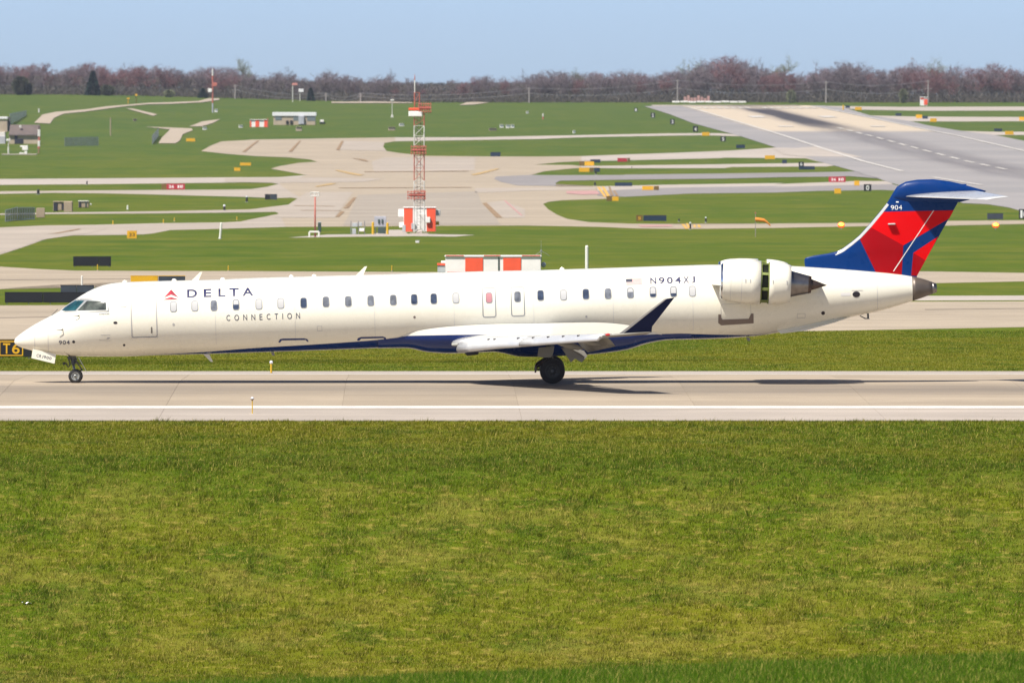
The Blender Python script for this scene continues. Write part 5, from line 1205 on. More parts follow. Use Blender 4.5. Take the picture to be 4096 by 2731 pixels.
farbox('white and red box sign standing at the far right field edge', 'box_marker', 'marker', 'E', 1374, 490, 1446, 574, 'shelter_white', 1.5, None, None, (('red_panel',1410,512,1444,565,'shelter_red',.1),('red_panel',1376,492,1410,512,'shelter_red',.1)))
farbox('white box by the grey track on the left slope', 'concrete_block', 'block', 'A', 1905, 770, 1945, 800, 'shelter_white', 1.5)
farbox('pale boulder-like box on the left slope', 'concrete_block', 'block', 'A', 1250, 695, 1284, 718, 'wall_tan', 1.5)
farbox('white box beside the red and white pole foot', 'antenna_box', 'box', 'A', 2018, 602, 2048, 634, 'shelter_white', 1)
farbox('white box at the edge of the slope left of the striped shed', 'antenna_box', 'box', 'A', 2245, 752, 2285, 780, 'shelter_white', 1)

# ---- white barrier across the end of the far runway
(u0, v0), (u1, v1) = px('D',440,527), px('D',1140,553); g = ground((u0+u1)/2, v1); k = mpp(g.y); t = thing('end_barrier', 'low white barrier across the end of the far runway', 'barrier', g)
wb, hb_ = (u1-u0)*k, (v1-v0)*k
for i in range(9):
    x = -wb/2 + wb*(i+.5)/9; MB().box((x,0,hb_*(.62+.08*math.sin(i*2.3))), (wb/9*.94,.5,hb_*.62), bev=.1).build('panel', 'shelter_white', t); MB().box((x,.1,hb_*.15), (.3,.4,hb_*.5)).build('leg', 'steel', t)
(u0, v0), (u1, v1) = px('D',550,488), px('D',800,520); Y = 3890.0; X0 = at(u0,v1,Y).x; X1 = at(u1,v1,Y).x; zz = tz((X0+X1)/2, Y); t = thing('orange_mesh_fence', 'faint orange mesh fence before the wood behind the barrier', 'fence', ((X0+X1)/2, Y, zz))
for i in range(8): MB().box((-(X1-X0)/2+(X1-X0)*(i+.5)/8, 0, 1.4+.3*math.sin(i*1.9)), ((X1-X0)/8*.8,.08,1.8+.5*math.sin(i*1.9)), bev=.03).build('panel', 'paint_red', t)
# ---- left: buildings, fences, huts
gb = ground(*px('L', 520, 765)); kb = mpp(gb.y)
def offb(x, y): p = at(*px('L', x, y), gb.y); return p.x-gb.x, p.z-gb.z
t = thing('brown_roof_building', 'tan building with a dark brown pitched roof at the left edge', 'building', gb)
def bb(nm, x0, y0, x1, y1, mat, yy, dp, par=None):
    a, b = offb(x0,y1), offb(x1,y0); return MB().box(((a[0]+b[0])/2,yy,(a[1]+b[1])/2), (b[0]-a[0],dp,b[1]-a[1]), bev=.05).build(nm, mat, par or t)
bb('wall', 200, 560, 860, 765, 'wall_tan', 4, 7.5); a, b = offb(190,560), offb(880,330); zr0, zr1 = offb(0,570)[1], offb(0,335)[1]
MB().add([(a[0],-.3,zr0),(b[0],-.3,zr0),(b[0],8.5,zr0),(a[0],8.5,zr0),(a[0]+.3,3.6,zr1),(b[0]-.1,3.6,zr1)], [(0,1,5,4),(2,3,4,5),(0,4,3),(1,2,5),(3,2,1,0)]).build('roof', 'roof_brown', t)
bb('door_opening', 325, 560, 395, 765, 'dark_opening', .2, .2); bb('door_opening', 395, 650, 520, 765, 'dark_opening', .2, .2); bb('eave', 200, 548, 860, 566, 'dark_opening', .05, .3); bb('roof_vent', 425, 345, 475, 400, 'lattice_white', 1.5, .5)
t = thing('tan_tower', 'tan block with a white roof cut by the left picture edge', 'building', gb); bb('wall', -120, 225, 135, 500, 'wall_tan', 9, 4, t); bb('roof', -130, 155, 140, 205, 'roof_white', 9, 4.6, t); bb('stack', 150, 165, 200, 480, 'timber_dark', 8, .8, t); bb('lower_wall', -120, 500, 85, 600, 'lattice_white', 8.5, 4, t); bb('plinth', -120, 595, 90, 765, 'mesh_grey', 8.2, 4, t)
gk = ground(*px('L', 560, 1000))
def eq(label, name, cat, parts, g):
    tt = thing(name, label, cat, g)
    for nm, x0, y0, x1, y1, mt, dp in parts:
        a = at(*px('L',x0,y1), g.y) - g; b = at(*px('L',x1,y0), g.y) - g
        MB().box(((a.x+b.x)/2, 0, (a.z+b.z)/2), (b.x-a.x, dp, b.z-a.z), bev=.06).build(nm, mt, tt)
    return tt
eq('white instrument on a pedestal before the brown-roofed building', 'weather_instrument', 'instrument', [('pedestal',550,920,610,1000,'shelter_white',.6),('head',500,800,625,905,'shelter_white',.8),('arm',448,800,510,832,'shelter_white',.3),('base_slab',430,955,545,1000,'lattice_white',1.0)], gk)
eq('small white lamp pole at far left before the brown-roofed building', 'lamp_pole', 'pole', [('shaft',170,830,205,985,'lattice_white',.3),('head',140,650,235,700,'lattice_white',.5),('upper_shaft',180,700,196,830,'lattice_white',.2)], ground(*px('L',187,985)))
eq('low pale slab under the white instruments', 'concrete_slab_base', 'slab', [('slab',50,985,830,1010,'concrete_pale',4)], ground(*px('L',440,1010)))
t = eq('red and white banded pole before the brown-roofed building', 'banded_pole', 'pole', [('white_band',845,440,905,600,'lattice_white',.5),('red_band',852,600,900,690,'lattice_red',.45),('white_band',845,690,900,820,'lattice_white',.5),('red_band',840,820,895,870,'lattice_red',.5),('red_band',850,870,885,980,'paint_brown',.4),('red_band',855,350,905,440,'roof_brown',.4)], ground(*px('L',868,980)))
def fence(label, c, x0, yt0, yb0, x1, yt1, yb1, mat='mesh_grey', n=9, nm='fence', dens=14, depth=0.0):
    ga, gb_ = ground(*px(c,x0,yb0)), ground(*px(c,x1,yb1)); t = thing(nm, label, 'fence', ga)
    za = at(*px(c,x0,yt0), ga.y).z - ga.z; zb_ = at(*px(c,x1,yt1), gb_.y).z - ga.z; d = gb_ - ga
    for i in range(n+1):
        k = i/n; zz = za+(zb_-za)*k; p = Vector((d.x*k, d.y*k, d.z*k)); MB().tube((p.x,p.y,p.z-.1), (p.x,p.y,max(zz,p.z+.3)), .06, n=6).build('post', 'steel', t)
    mb = MB(); m_ = n*dens
    for i in range(m_):
        k = (i+.5)/m_; zz = za+(zb_-za)*k; p = Vector((d.x*k, d.y*k, d.z*k)); wv = d.length/m_*.30
        dr_ = d.normalized()*wv; h0, h1 = p.z+.05, max(zz-.05, p.z+.2)
        mb.add([(p.x-dr_.x,p.y-dr_.y,h0),(p.x+dr_.x,p.y+dr_.y,h0),(p.x+dr_.x,p.y+dr_.y,h1),(p.x-dr_.x,p.y-dr_.y,h1)], [(0,1,2,3)])
    o = mb.build('mesh_infill', mat, t); o['kind'] = 'stuff'
    for k in (.05,.5,.97):
        MB().tube((0,0,za*k), (d.x,d.y,d.z+(zb_-d.z)*k), .035, n=5).build('rail', 'steel', t)
    return t
fence('grey wire fence panel standing on the grass right of the brown-roofed building', 'L', 1450, 615, 815, 2200, 600, 805, n=6)
fence('grey fence running uphill behind the brown-roofed building', 'L', 220, 80, 340, 590, 10, 120, n=6)
fence('short grey fence beside the gravel track', 'A', 1432, 850, 935, 1490, 785, 860, n=4)
fence('dark slatted enclosure on the left island', 'M', 125, 560, 825, 385, 490, 790, 'timber_dark', 5, dens=8)
fence('grey slatted enclosure right of the dark one on the left island', 'M', 390, 500, 800, 770, 500, 770, 'timber_dark', 7, dens=7)
def hut(label, x0, y0, x1, y1, openings, g, sections):
    tt = thing('blast_hut', label, 'hut', g)
    for nm, a0, b0, a1, b1, mt, yy, dp in sections + openings:
        a = at(*px('M',a0,b1), g.y) - g; b = at(*px('M',a1,b0), g.y) - g
        MB().box(((a.x+b.x)/2, yy, (a.z+b.z)/2), (b.x-a.x, dp, b.z-a.z), bev=.05).build(nm, mt, tt)
    return tt
hut('tan open-sided hut in the middle of the left island', 1190, 380, 1620, 620, [('opening',1200,400,1290,585,'dark_opening',-.02,.1),('opening',1385,400,1432,570,'dark_opening',-.02,.1)], ground(*px('M',1400,600)), [('wall',1295,385,1385,575,'timber_tan',.8,1.6),('wall',1432,375,1620,615,'timber_tan',.6,1.6),('wall',1190,395,1295,588,'timber_tan',.9,1.6),('roof',1185,365,1622,386,'timber_tan',.8,1.9)])
hut('small tan hut right of the open-sided one', 1750, 360, 1990, 520, [('opening',1762,390,1822,500,'dark_opening',-.02,.1),('opening',1908,380,1945,500,'cabinet_green',-.02,.1)], ground(*px('M',1870,515)), [('wall',1755,370,1985,510,'timber_tan',.8,1.6),('roof',1745,355,1990,372,'lattice_white',.8,1.9),('side_light',2000,415,2050,455,'lattice_white',.5,.3)])
hut('leaning tan board beside the slatted enclosure', 800, 510, 1010, 740, [], ground(*px('M',920,740)), [('board',810,515,1005,735,'timber_tan',.2,.15),('brace',860,520,880,735,'timber_dark',.5,.1)])

# ---- poles, masts and wires on the far field
def mast2(label, name, c, x, y0, y1, wpx, bandlist, group=None, extra=None):
    (u, v0), (_, v1) = px(c, x, y0), px(c, x, y1); g = ground(u, v1); k = mpp(g.y); H_ = at(u, v0, g.y).z - g.z; r = wpx/CR[c][2]*k/2; t = thing(name, label, 'pole', g, 0, group)
    z = 0
    for f, mt in bandlist: MB().tube((0,0,H_*z), (0,0,H_*f), r, r*.9, 8).build('section', mt, t); z = f
    if extra:
        for nm, ex, ey, w_, h_, mt in extra:
            p = at(*px(c, ex, ey), g.y) - g; MB().box((p.x, -.2, p.z), (w_/CR[c][2]*k, .5, h_/CR[c][2]*k), bev=.05).build(nm, mt, t)
    return t
mast2('slender red pole with grey foot on the left skyline', 'banded_mast', 'A', 2000, 228, 638, 15, [(.22,'mesh_grey'),(.85,'lattice_red'),(1,'lattice_white')], None, [('box',1975,428,36,34,'shelter_white'),('dish',2018,372,46,36,'lattice_red')])
mast2('flagpole flying a pale red flag above the far building', 'flagpole', 'B', 636, 360, 540, 7, [(1,'post_white')], 'far flagpoles', [('flag',656,370,50,20,'flag_cloth_red')])
mast2('shorter flagpole flying a white flag right of the other', 'flagpole', 'B', 705, 412, 530, 6, [(1,'post_white')], 'far flagpoles', [('flag',716,430,46,30,'flag_cloth')])
mast2('thin tan pole on the left slope', 'marker_pole', 'A', 1040, 685, 855, 12, [(1,'timber_tan')])
mast2('red and white stub pole on the far field right of the mast', 'banded_mast', 'C', 640, 645, 702, 14, [(.5,'lattice_red'),(1,'lattice_white')])
mast2('white T-shaped antenna left of the tall mast', 'antenna_pole', 'B', 1572, 512, 685, 6, [(1,'lattice_white')], None, [('crossbar',1572,520,36,14,'lattice_white'),('foot',1572,672,24,22,'lattice_white')])
mast2('short yellow lamp pole on the left ridge, left one', 'lamp_pole', 'A', 1205, 500, 552, 8, [(1,'sign_yellow')], 'yellow ridge lamps', [('head',1207,505,24,14,'sign_yellow')])
mast2('short yellow lamp pole on the left ridge, right one', 'lamp_pole', 'A', 1280, 465, 545, 7, [(1,'sign_brown')], 'yellow ridge lamps', [('head',1282,472,22,18,'sign_yellow')])
mast2('white stub post on the left slope', 'marker_pole', 'A', 366, 600, 636, 16, [(1,'lattice_white')])
mast2('tiny yellow post beyond the far runway end', 'marker_pole', 'E', 652, 565, 615, 16, [(1,'post_yellow')])
mast2('red pole behind the striped shed', 'banded_mast', 'B', 402, 690, 778, 9, [(1,'lattice_red')])
POLES = [('utility pole left of centre in front of the bare wood','A',2212,372,490), ('utility pole right of the flagpoles','B',950,450,540), ('utility pole before the bare wood left of the mast','B',1275,450,535), ('utility pole right of the mast','C',510,400,540),
         ('tall utility pole left of the far runway end','C',1905,325,535), ('utility pole between the two tall tree groups on the right','E',490,340,525), ('utility pole at the right above the red and white box','E',1450,330,520)]
tops = []
for lab, c, x, y0, y1 in POLES:
    u, v0 = px(c, x, y0); _, v1 = px(c, x, y1); d = ray(u, v1); Y = 3905.0; g = Vector((d.x/d.y*Y, Y, tz(d.x/d.y*Y, Y))); H_ = at(u, v0, Y).z - g.z
    t = thing('utility_pole', lab, 'utility pole', g, 0, 'utility poles along the wood'); MB().tube((0,0,0), (0,0,H_), .28, .2, 8).build('shaft', 'pole_wood', t); MB().box((0,0,H_*.62), (2.6,.2,.2)).build('crossarm', 'pole_wood', t); MB().box((0,0,H_-.6), (1.6,.18,.18)).build('crossarm', 'pole_wood', t)
    tops.append((g, H_))
tops = [(Vector((-320,3905,tz(-320,3905))), 9.0)] + tops + [(Vector((330,3905,tz(330,3905))), 12.0)]
for i in range(1, len(tops)-2):
    (ga, ha), (gb_, hb) = tops[i], tops[i+1]
    t = thing('power_line', 'power line span number %s from the left along the wood' % ('one','two','three','four','five','six')[i-1], 'wire', ga, 0, 'power line spans')
    for f in (.62, .97):
        a = Vector((0,0,ha*f)); b = gb_-ga + Vector((0,0,hb*f)); pts = []
        for k in np.linspace(0,1,11): p = a.lerp(b, k); pts.append((p.x, p.y, p.z - 1.6*4*k*(1-k)))
        MB().path(pts, .06, 4).build('conductor', 'wire', t)
# ================================================================== vegetation
def foliage(name, cols, tr=.15):
    m, N, L, B = nodes_of(name); a = N.new('ShaderNodeAttribute'); a.attribute_name = 'rnd'
    c = mixc(N, L, rng(N, L, a.outputs['Fac'], 0, 1), cols[0], cols[1])
    oi = N.new('ShaderNodeObjectInfo'); c = mixc(N, L, 1.0, c, rng(N, L, oi.outputs['Random'], 0, 1, .82, 1.15), 'MULTIPLY')
    L.new(c, B.inputs['Base Color']); B.inputs['Roughness'].default_value = .9; B.inputs['Specular IOR Level'].default_value = .1
foliage('twig_grey', ((.125,.103,.115),(.24,.198,.208))); foliage('twig_red', ((.155,.082,.09),(.26,.145,.145))); foliage('twig_green', ((.15,.16,.10),(.27,.28,.17)))  # twig_grey: lighter mauve puts part of the distance haze into the colour
foliage('scrub', ((.075,.068,.062),(.13,.118,.10))); foliage('needle', ((.012,.028,.022),(.03,.06,.04))); foliage('bush', ((.05,.06,.04),(.11,.12,.07)))
simple('bark', (.12,.10,.09), .95, var=.3, vscale=1.5)
def np_mesh(name, V, T, rnd=None, mat=None):
    me = bpy.data.meshes.new(name); V = np.asarray(V, np.float32); T = np.asarray(T, np.int32)
    me.vertices.add(len(V)); me.vertices.foreach_set('co', V.ravel()); me.loops.add(T.size); me.loops.foreach_set('vertex_index', T.ravel())
    me.polygons.add(len(T)); me.polygons.foreach_set('loop_start', np.arange(0, T.size, 3, dtype=np.int32))
    try: me.polygons.foreach_set('loop_total', np.full(len(T), 3, np.int32))
    except Exception: pass
    me.update(calc_edges=True)
    if rnd is not None:
        at_ = me.attributes.new('rnd', 'FLOAT', 'POINT'); at_.data.foreach_set('value', np.asarray(rnd, np.float32))
    if mat: me.materials.append(M[mat])
    return me
def slivers(rs, base, dirs, length, width):
    n = len(base); rn = rs.normal(size=(n,3)); side = np.cross(dirs, rn); side /= np.linalg.norm(side, axis=1)[:,None]+1e-9
    V = np.empty((n,3,3)); V[:,0] = base - side*width[:,None]; V[:,1] = base + side*width[:,None]; V[:,2] = base + dirs*length[:,None]
    return V.reshape(-1,3), np.arange(3*n).reshape(-1,3)
def bare_tree(seed, H, spread, dens, twl=1.3, shape=.62):
    """trunk + limbs mesh, and a crown of thin twigs that grow off the limbs"""
    rs = np.random.RandomState(seed); mb = MB(); segs = []
    def grow(p, d, L_, r, lev):
        n = 4 if lev < 2 else 3; q = p
        for i in range(n):
            d = d + Vector(rs.normal(0, .10+.05*lev, 3)); d.z += .05 if lev else 0; d.normalize(); e = q + d*(L_/n); r1 = r*(1-.16)
            if lev < 3: mb.tube(q, e, r, r1, 5 if lev < 2 else 3, cap=False)
            segs.append((q.copy(), e.copy(), lev)); q, r = e, r1
            if lev < 3 and (i > 0 or lev > 0):
                for _ in range(2 if lev < 2 else 2):
                    ang = rs.uniform(0, 2*math.pi); out_ = Vector((math.cos(ang), math.sin(ang), 0)); nd = (d*rs.uniform(.5,.9) + out_*spread*rs.uniform(.6,1.1)); nd.z = max(nd.z, .12); nd.normalize()
                    grow(q, nd, L_*rs.uniform(.48,.66), r*.55, lev+1)
    grow(Vector((0,0,0)), Vector((0,0,1)), H*shape, H*.016, 0)
    A = np.array([s_[0] for s_ in segs if s_[2] >= 1]); B_ = np.array([s_[1] for s_ in segs if s_[2] >= 1]); n = int(dens)
    idx = rs.randint(0, len(A), n); t = rs.rand(n,1); base = A[idx] + (B_[idx]-A[idx])*t + rs.normal(0, .22, (n,3))
    dirs = (B_[idx]-A[idx]); dirs /= np.linalg.norm(dirs, axis=1)[:,None]; dirs = dirs*.6 + rs.normal(0, .55, (n,3)); dirs[:,2] += .25; dirs /= np.linalg.norm(dirs, axis=1)[:,None]
    V, T = slivers(rs, base, dirs, rs.uniform(.5,1,n)*twl, rs.uniform(.030,.068,n)); sc = H/max(V[:,2].max(), 1)
    tv = np.array([tuple(v) for v in mb.v])*sc
    tme = bpy.data.meshes.new('trunk'); tme.from_pydata([tuple(v) for v in tv], [], mb.f); tme.materials.append(M['bark'])
    return tme, V*sc, T, np.repeat(rs.rand(n), 3)
def leafy(seed, H, W_, n, size, conic):
    rs = np.random.RandomState(seed); z = rs.rand(n)**(.9)*H
    rad = (W_/2*(1-z/H)*(.85+.3*rs.rand(n)) + .15) if conic else W_/2*np.sqrt(np.clip(1-((z/H-.5)/.52)**2, .02, 1))*rs.uniform(.55,1.02,n)
    a = rs.uniform(0, 2*math.pi, n); rad = rad*np.sqrt(rs.rand(n)*.7+.3)
    base = np.stack([rad*np.cos(a), rad*np.sin(a), z+.1], 1); dirs = np.stack([np.cos(a), np.sin(a), rs.uniform(-.5,.4,n) if conic else rs.uniform(-.2,1,n)], 1); dirs += rs.normal(0,.4,(n,3)); dirs /= np.linalg.norm(dirs,axis=1)[:,None]
    V, T = slivers(rs, base, dirs, np.full(n,size)*rs.uniform(.6,1.3,n), np.full(n,size*.28)); return V, T, np.repeat(rs.rand(n),3)
# prototypes
PROT = [bare_tree(11, 14, .75, 2500), bare_tree(12, 14, .95, 2700), bare_tree(13, 14, .65, 2300), bare_tree(14, 14, .85, 2200), bare_tree(15, 14, 1.05, 2600)]
THIN = [bare_tree(21, 14, .7, 1800, 1.1), bare_tree(22, 14, .9, 1900, 1.1)]
cm = {}
def crown_mesh(kind, i, mat):
    k = (kind, i, mat)
    if k not in cm:
        src = (PROT if kind == 'full' else THIN)[i]; cm[k] = np_mesh('crown', src[1], src[2], src[3], mat)
    return cm[k]
def tree(label, u, vtop, Y, kind='full', i=0, mat='twig_grey', wide=1.0, group=None, rz=None, name='bare_tree'):
    d = ray(u, 400); X = d.x/d.y*Y; z = tz(X, Y)-.2; H = (at(u, vtop, Y).z - z)*1.04; s_ = H/14.0
    t = thing(name, label, 'tree', (X,Y,z), rz if rz is not None else random.uniform(0,6.28), group)
    src = (PROT if kind == 'full' else THIN)[i]
    for nm, me in (('trunk', src[0]), ('crown', crown_mesh(kind, i, mat))):
        o = bpy.data.objects.new(nm, me); COL.objects.link(o); o.parent = t; o.scale = (s_*wide, s_*wide, s_)
    return t
# skyline of the wood, photo rows of the tree tops by column
SKY = [(-400,262),(0,250),(60,255),(110,248),(200,262),(260,268),(330,250),(400,255),(480,262),(540,255),(620,255),(700,262),(760,272),(830,262),(900,262),(960,262),(1040,300),(1100,285),(1180,280),(1215,325),(1245,320),(1290,280),(1340,272),(1400,300),(1480,300),
       (1540,285),(1600,300),(1660,310),(1720,330),(1800,315),(1880,300),(1950,298),(2040,305),(2100,300),(2160,282),(2230,275),(2320,285),(2420,280),(2480,272),(2560,280),(2620,300),(2680,270),(2740,262),(2800,240),(2860,228),(2960,226),(3000,250),(3060,262),
       (3120,268),(3190,285),(3230,290),(3280,262),(3340,250),(3420,250),(3480,280),(3540,270),(3600,262),(3680,255),(3740,252),(3800,270),(3860,265),(3940,250),(4020,255),(4096,265),(4500,255)]
su = np.array([p[0] for p in SKY], float); sv = np.array([p[1] for p in SKY], float)
def skyv(u): return float(np.interp(u, su, sv))
# individual trees that stand out
SPECIAL = [('tall pale grey-green tree rising above the wood left of the flagpoles', 978, 226, 3985, 'full', 0, 'twig_green', .75),
    ('dark bare tree standing above the wood right of the pale one', 1165, 268, 3985, 'full', 2, 'twig_grey', .8), ('thin bare tree with open crown above the dip left of the mast', 1310, 266, 3985, 'thin', 0, 'twig_grey', .9),
    ('thin bare tree just left of the mast top', 1552, 272, 3985, 'thin', 1, 'twig_grey', .6), ('slim bare tree between the mast and the taller wood', 2110, 276, 3985, 'full', 3, 'twig_grey', .5),
    ('greenish grey bare tree on the middle skyline', 2300, 266, 3985, 'thin', 1, 'twig_green', .8), ('pale green-grey round tree left of the highest red crowns', 2762, 222, 3985, 'thin', 0, 'twig_green', .75), ('slim greenish tree beside the highest red crowns', 2812, 225, 3985, 'thin', 1, 'twig_green', .45),
    ('tallest tree with a reddish crown near the far runway end', 2945, 214, 3985, 'full', 4, 'twig_red', 1.0), ('open grey tree left of the tallest red crown', 2870, 224, 3985, 'thin', 0, 'twig_red', .9), ('grey tree right of the tallest red crown', 3050, 232, 3985, 'full', 2, 'twig_grey', .5),
    ('open greyish tree right of the red crowns', 3130, 218, 3985, 'thin', 1, 'twig_green', .8), ('slim dark tree at the left of the right-hand grove', 3282, 240, 3985, 'full', 3, 'twig_grey', .5), ('broad open tree crowning the right-hand grove', 3390, 238, 3985, 'full', 1, 'twig_grey', .85),
    ('wide-limbed open tree at the right of that grove', 3455, 234, 3985, 'thin', 0, 'twig_grey', .9), ('rounded grey tree on the right skyline', 3630, 226, 3985, 'thin', 1, 'twig_grey', .9), ('open pale tree topping the right skyline', 3735, 218, 3985, 'thin', 0, 'twig_green', .9), ('small rounded tree right of the pale one', 3810, 248, 3985, 'full', 0, 'twig_grey', .55),
    ('reddish crown at the left skyline', 165, 246, 3985, 'full', 4, 'twig_red', .95), ('reddish crown above the dark evergreen', 350, 243, 3985, 'full', 1, 'twig_red', .9), ('reddish crown at the far right edge', 3990, 246, 3985, 'full', 4, 'twig_red', .9), ('open greyish tree left of the red pole', 520, 240, 3985, 'thin', 0, 'twig_grey', .8)]
for lab, u, v, Y, kd, i, mt, wd in SPECIAL: tree(lab, u, v, Y, kd, i, mt, wd)
# front row of the wood: individuals too alike to tell apart
rs = np.random.RandomState(5); u = -120.0; n_front = 0
while u < 4230:
    red = (u < 900 and rs.rand() < .5) or (2850 < u < 3250 and rs.rand() < .4) or (u > 3550 and rs.rand() < .4) or rs.rand() < .1
    mt = 'twig_red' if red else 'twig_grey'
    tree('reddish bare tree in the front row of the wood' if red else 'grey bare tree in the front row of the wood', u, skyv(u)+rs.uniform(8,45), 3925+rs.uniform(0,18), 'full', rs.randint(0,5), mt, rs.uniform(.8,1.15), 'reddish front-row trees' if red else 'grey front-row trees')
    u += rs.uniform(38, 62); n_front += 1
# the wood behind them, one mass
def build_wood():
    VV = {}; 
    for Y in (3952, 3972, 3994, 4020):
        u = -330.0
        while u < 4430:
            d = ray(u, 400); X = d.x/d.y*Y; z = tz(X,Y)-.2; H = (HC + ray(u, skyv(u)+abs(rs.normal(0,1))*16+2).z/ray(u, skyv(u)).y*Y) - z; k = H*1.06/14.0; src = PROT[rs.randint(0,5)] if rs.rand() < .85 else THIN[rs.randint(0,2)]
            a = rs.uniform(0,6.28); ca, sa = math.cos(a), math.sin(a); V = src[1]*np.array([k*1.05,k*1.05,k]); V = np.stack([V[:,0]*ca-V[:,1]*sa+X, V[:,0]*sa+V[:,1]*ca+Y, V[:,2]+z], 1)
            red = rs.rand() < (.38 if u < 950 or u > 3550 or 2850 < u < 3250 else .06); key = 'twig_red' if red else 'twig_grey'
            VV.setdefault(key, []).append((V, src[3])); u += rs.uniform(36, 56)
    allV = []; allR = []; mi = []
    for j, key in enumerate(VV):
        for V, r_ in VV[key]: allV.append(V); allR.append(r_); mi.append(np.full(len(V)//3, j, np.int32))
    V = np.concatenate(allV); me = np_mesh('bare_wood', V, np.arange(len(V)).reshape(-1,3), np.concatenate(allR))
    for key in VV: me.materials.append(M[key])
    me.polygons.foreach_set('material_index', np.concatenate(mi))
    o = mobj('bare_wood', me, None); tag(o, 'dense mass of leafless purple-grey wood along the skyline', 'wood', None, 'stuff')
build_wood()
# undergrowth at the foot of the wood
def build_under():
    n = 260000; r2 = np.random.RandomState(9); X = r2.uniform(-270,270,n); Y = r2.uniform(3914,4040,n); Z = np.array([tz(x,y) for x, y in zip(X,Y)])
    hh = np.where(Y < 3932, 3.0, 6.5)*(r2.rand(n)**1.15); base = np.stack([X,Y,Z+hh-.2],1); dirs = r2.normal(0,.6,(n,3)); dirs[:,2] = np.abs(dirs[:,2])+.5; dirs /= np.linalg.norm(dirs,axis=1)[:,None]
    V, T = slivers(r2, base, dirs, r2.uniform(.6,1.6,n), r2.uniform(.05,.13,n)); me = np_mesh('undergrowth', V, T, np.repeat(r2.rand(n),3), 'scrub'); tag(mobj('undergrowth', me, None), 'brown-grey scrub at the foot of the far wood', 'scrub', None, 'stuff')
build_under()
def evergreen(label, c, x, y0, y1, wpx, conic=True, mat='needle', name='evergreen_tree', n=2600):
    u, v0 = px(c, x, y0); _, v1 = px(c, x, y1); Y = 3900.0; d = ray(u, v1); X = d.x/d.y*Y; z = tz(X,Y)-.1; H = at(u, v0, Y).z - z; W_ = wpx/CR[c][2]*mpp(Y)
    V, T, r_ = leafy(int(x)+3, H, W_, n, max(.5, H*.09), conic); t = thing(name, label, 'tree' if conic or H > 4 else 'bush', (X,Y,z)); mobj('crown', np_mesh('crown', V, T, r_, mat), None, t)
    MB().tube((0,0,-.2), (0,0,H*.85), H*.025+.05, .04, 6).build('trunk', 'bark', t)
evergreen('dark evergreen tree before the wood at the left', 'A', 875, 255, 500, 150, True); evergreen('small dark spruce left of the red pole', 'A', 1908, 412, 500, 90, True, n=1500); evergreen('small dark spruce right of the flagpoles', 'B', 806, 410, 528, 80, True, n=1500)
evergreen('olive bush at the far left before the wood', 'A', 195, 305, 458, 190, False, 'bush', 'bush'); evergreen('dark green bush right of the olive one', 'A', 265, 365, 458, 90, False, 'needle', 'bush', 1200); evergreen('olive bush right of the dark evergreen', 'A', 1010, 385, 490, 160, False, 'bush', 'bush')
evergreen('pale round bush on the left ridge', 'A', 1590, 432, 548, 120, False, 'twig_green', 'bush', 1500); evergreen('pale green small tree left of the red and white box', 'E', 1215, 420, 560, 90, False, 'twig_green', 'bush', 1200); evergreen('pale green shrub right of the far runway end', 'E', 160, 430, 520, 100, False, 'twig_green', 'bush', 1000)

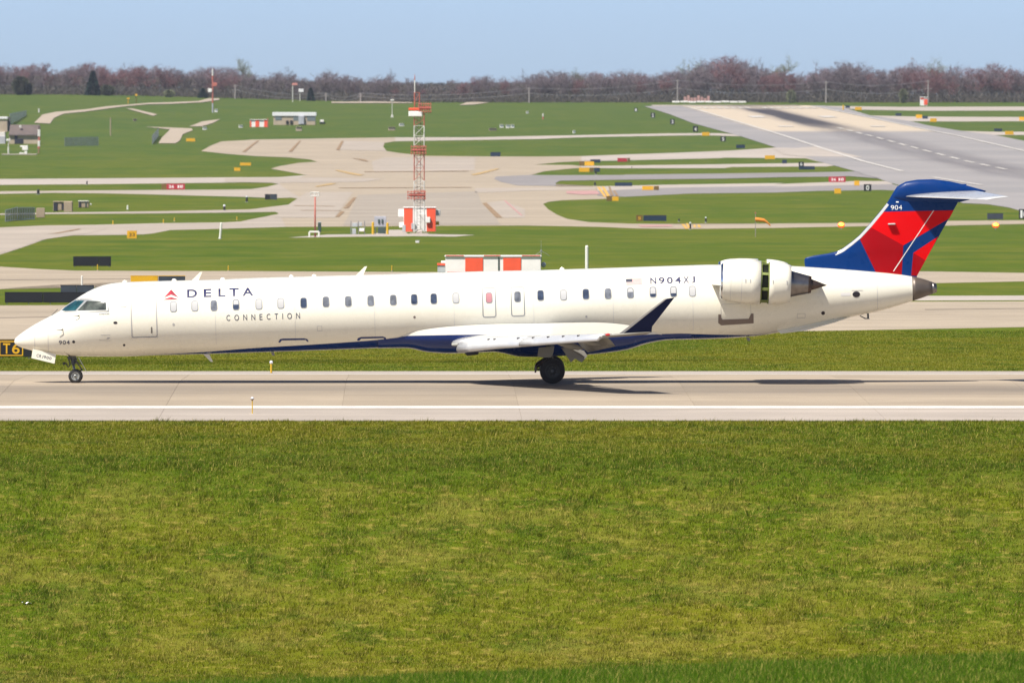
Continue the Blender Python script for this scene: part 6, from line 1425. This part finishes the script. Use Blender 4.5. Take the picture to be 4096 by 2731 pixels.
# ---- grass blades on the near bank and the verge behind the runway
def blades(name, label, y0, y1, n, h0, h1, w0, w1, seed, margin=1.14, tufts=0):
    r2 = np.random.RandomState(seed); Y = np.sqrt(r2.uniform(y0*y0, y1*y1, n)); X = r2.uniform(-1,1,n)*(2048/FPX)*Y*margin; tall = np.ones(n); ft = np.zeros((n,2))
    if tufts:      # half of the blades stand in tussocks of their own height
        m = int(n*.6); ty = np.sqrt(r2.uniform(y0*y0, y1*y1, tufts)); tx = r2.uniform(-1,1,tufts)*(2048/FPX)*ty*margin; th = r2.uniform(.65,1.45,tufts)*np.where(r2.rand(tufts) < .05, 1.7, 1); tr = r2.uniform(.05,.17,tufts)
        k = r2.randint(0, tufts, m); dx, dy = r2.normal(0,1,m), r2.normal(0,1,m); X[:m] = tx[k]+dx*tr[k]; Y[:m] = np.clip(ty[k]+dy*tr[k], y0, y1); tall[:m] = th[k]; tall[m:] = .62; ft[:m,0] = dx*.3; ft[:m,1] = dy*.3
    # clumps: keep more blades where low-frequency noise is high
    if y0 > 400:     # stop at the taxiway edge
        ed = [ground(*q) for q in ((-400,1406),(0,1398),(300,1388),(1700,1358),(3170,1326),(4300,1306))]; lim = np.interp(X, [e.x for e in ed], [e.y for e in ed]) - .1
        keep = Y < lim; Y = np.where(keep, Y, y0 + (Y-y0)*.25); X = np.where(keep, X, X*.93)
    cl = np.sin(X*1.9+np.sin(Y*.7)*2)*np.sin(Y*.55+np.sin(X*.8)*1.7) + .6*np.sin(X*5.1+Y*1.3)*np.sin(Y*2.1-X*1.1)
    Z = np.interp(Y, PY, PZ) + np.array([hill(x, y) for x, y in zip(X, Y)]); base = np.stack([X,Y,Z-.01],1); h = r2.uniform(h0,h1,n)*(1+.22*cl)*tall; lean = r2.normal(0,.38,(n,3)); lean[:,2] = 1; lean[:,0] += .18 + ft[:,0]; lean[:,1] += ft[:,1]; lean /= np.linalg.norm(lean,axis=1)[:,None]
    w = r2.uniform(w0,w1,n); a = r2.uniform(0,math.pi,n); side = np.stack([np.cos(a),np.sin(a)*.6,np.zeros(n)],1)*w[:,None]
    V = np.empty((n,3,3)); V[:,0] = base-side; V[:,1] = base+side; V[:,2] = base+lean*h[:,None]
    rnd = r2.rand(n); me = np_mesh(name, V.reshape(-1,3), np.arange(3*n).reshape(-1,3), np.repeat(rnd,3), 'grass_blade')
    tag(mobj(name, me, None), label, 'grass', None, 'stuff')
blades('bank_grass', 'rough grass of the bank below the runway with straw-coloured patches', 290, 335, 640000, .06, .14, .007, .015, 31, tufts=34000)
blades('shoulder_grass', 'mown olive grass between the bank and the runway shoulder', 335, 357.1, 210000, .05, .11, .008, .016, 33, tufts=14000)
blades('near_grass', 'fresh dark green grass on the rise nearest the camera', 194, 233, 330000, .07, .16, .006, .012, 34, tufts=16000)
blades('verge_grass', 'short grass of the verge between runway and taxiway', 418.3, 500, 300000, .03, .07, .010, .02, 32)

# ---- summer haze over the whole field
simple('haze_air', (1,1,1)); hm = M['haze_air']; N = hm.node_tree.nodes; N.remove(N['Principled BSDF']); pv = N.new('ShaderNodeVolumePrincipled')
pv.inputs['Color'].default_value = (.80,.84,1.0,1); pv.inputs['Density'].default_value = HAZE = 0.000036; pv.inputs['Anisotropy'].default_value = .3
hm.node_tree.links.new(pv.outputs[0], N['Material Output'].inputs['Volume'])
hz = MB().box((0, 2200, 17), (6000, 4700, 52)).build('haze', 'haze_air'); hz['kind'] = 'stuff'; hz['label'] = 'thin blue haze over the airfield'
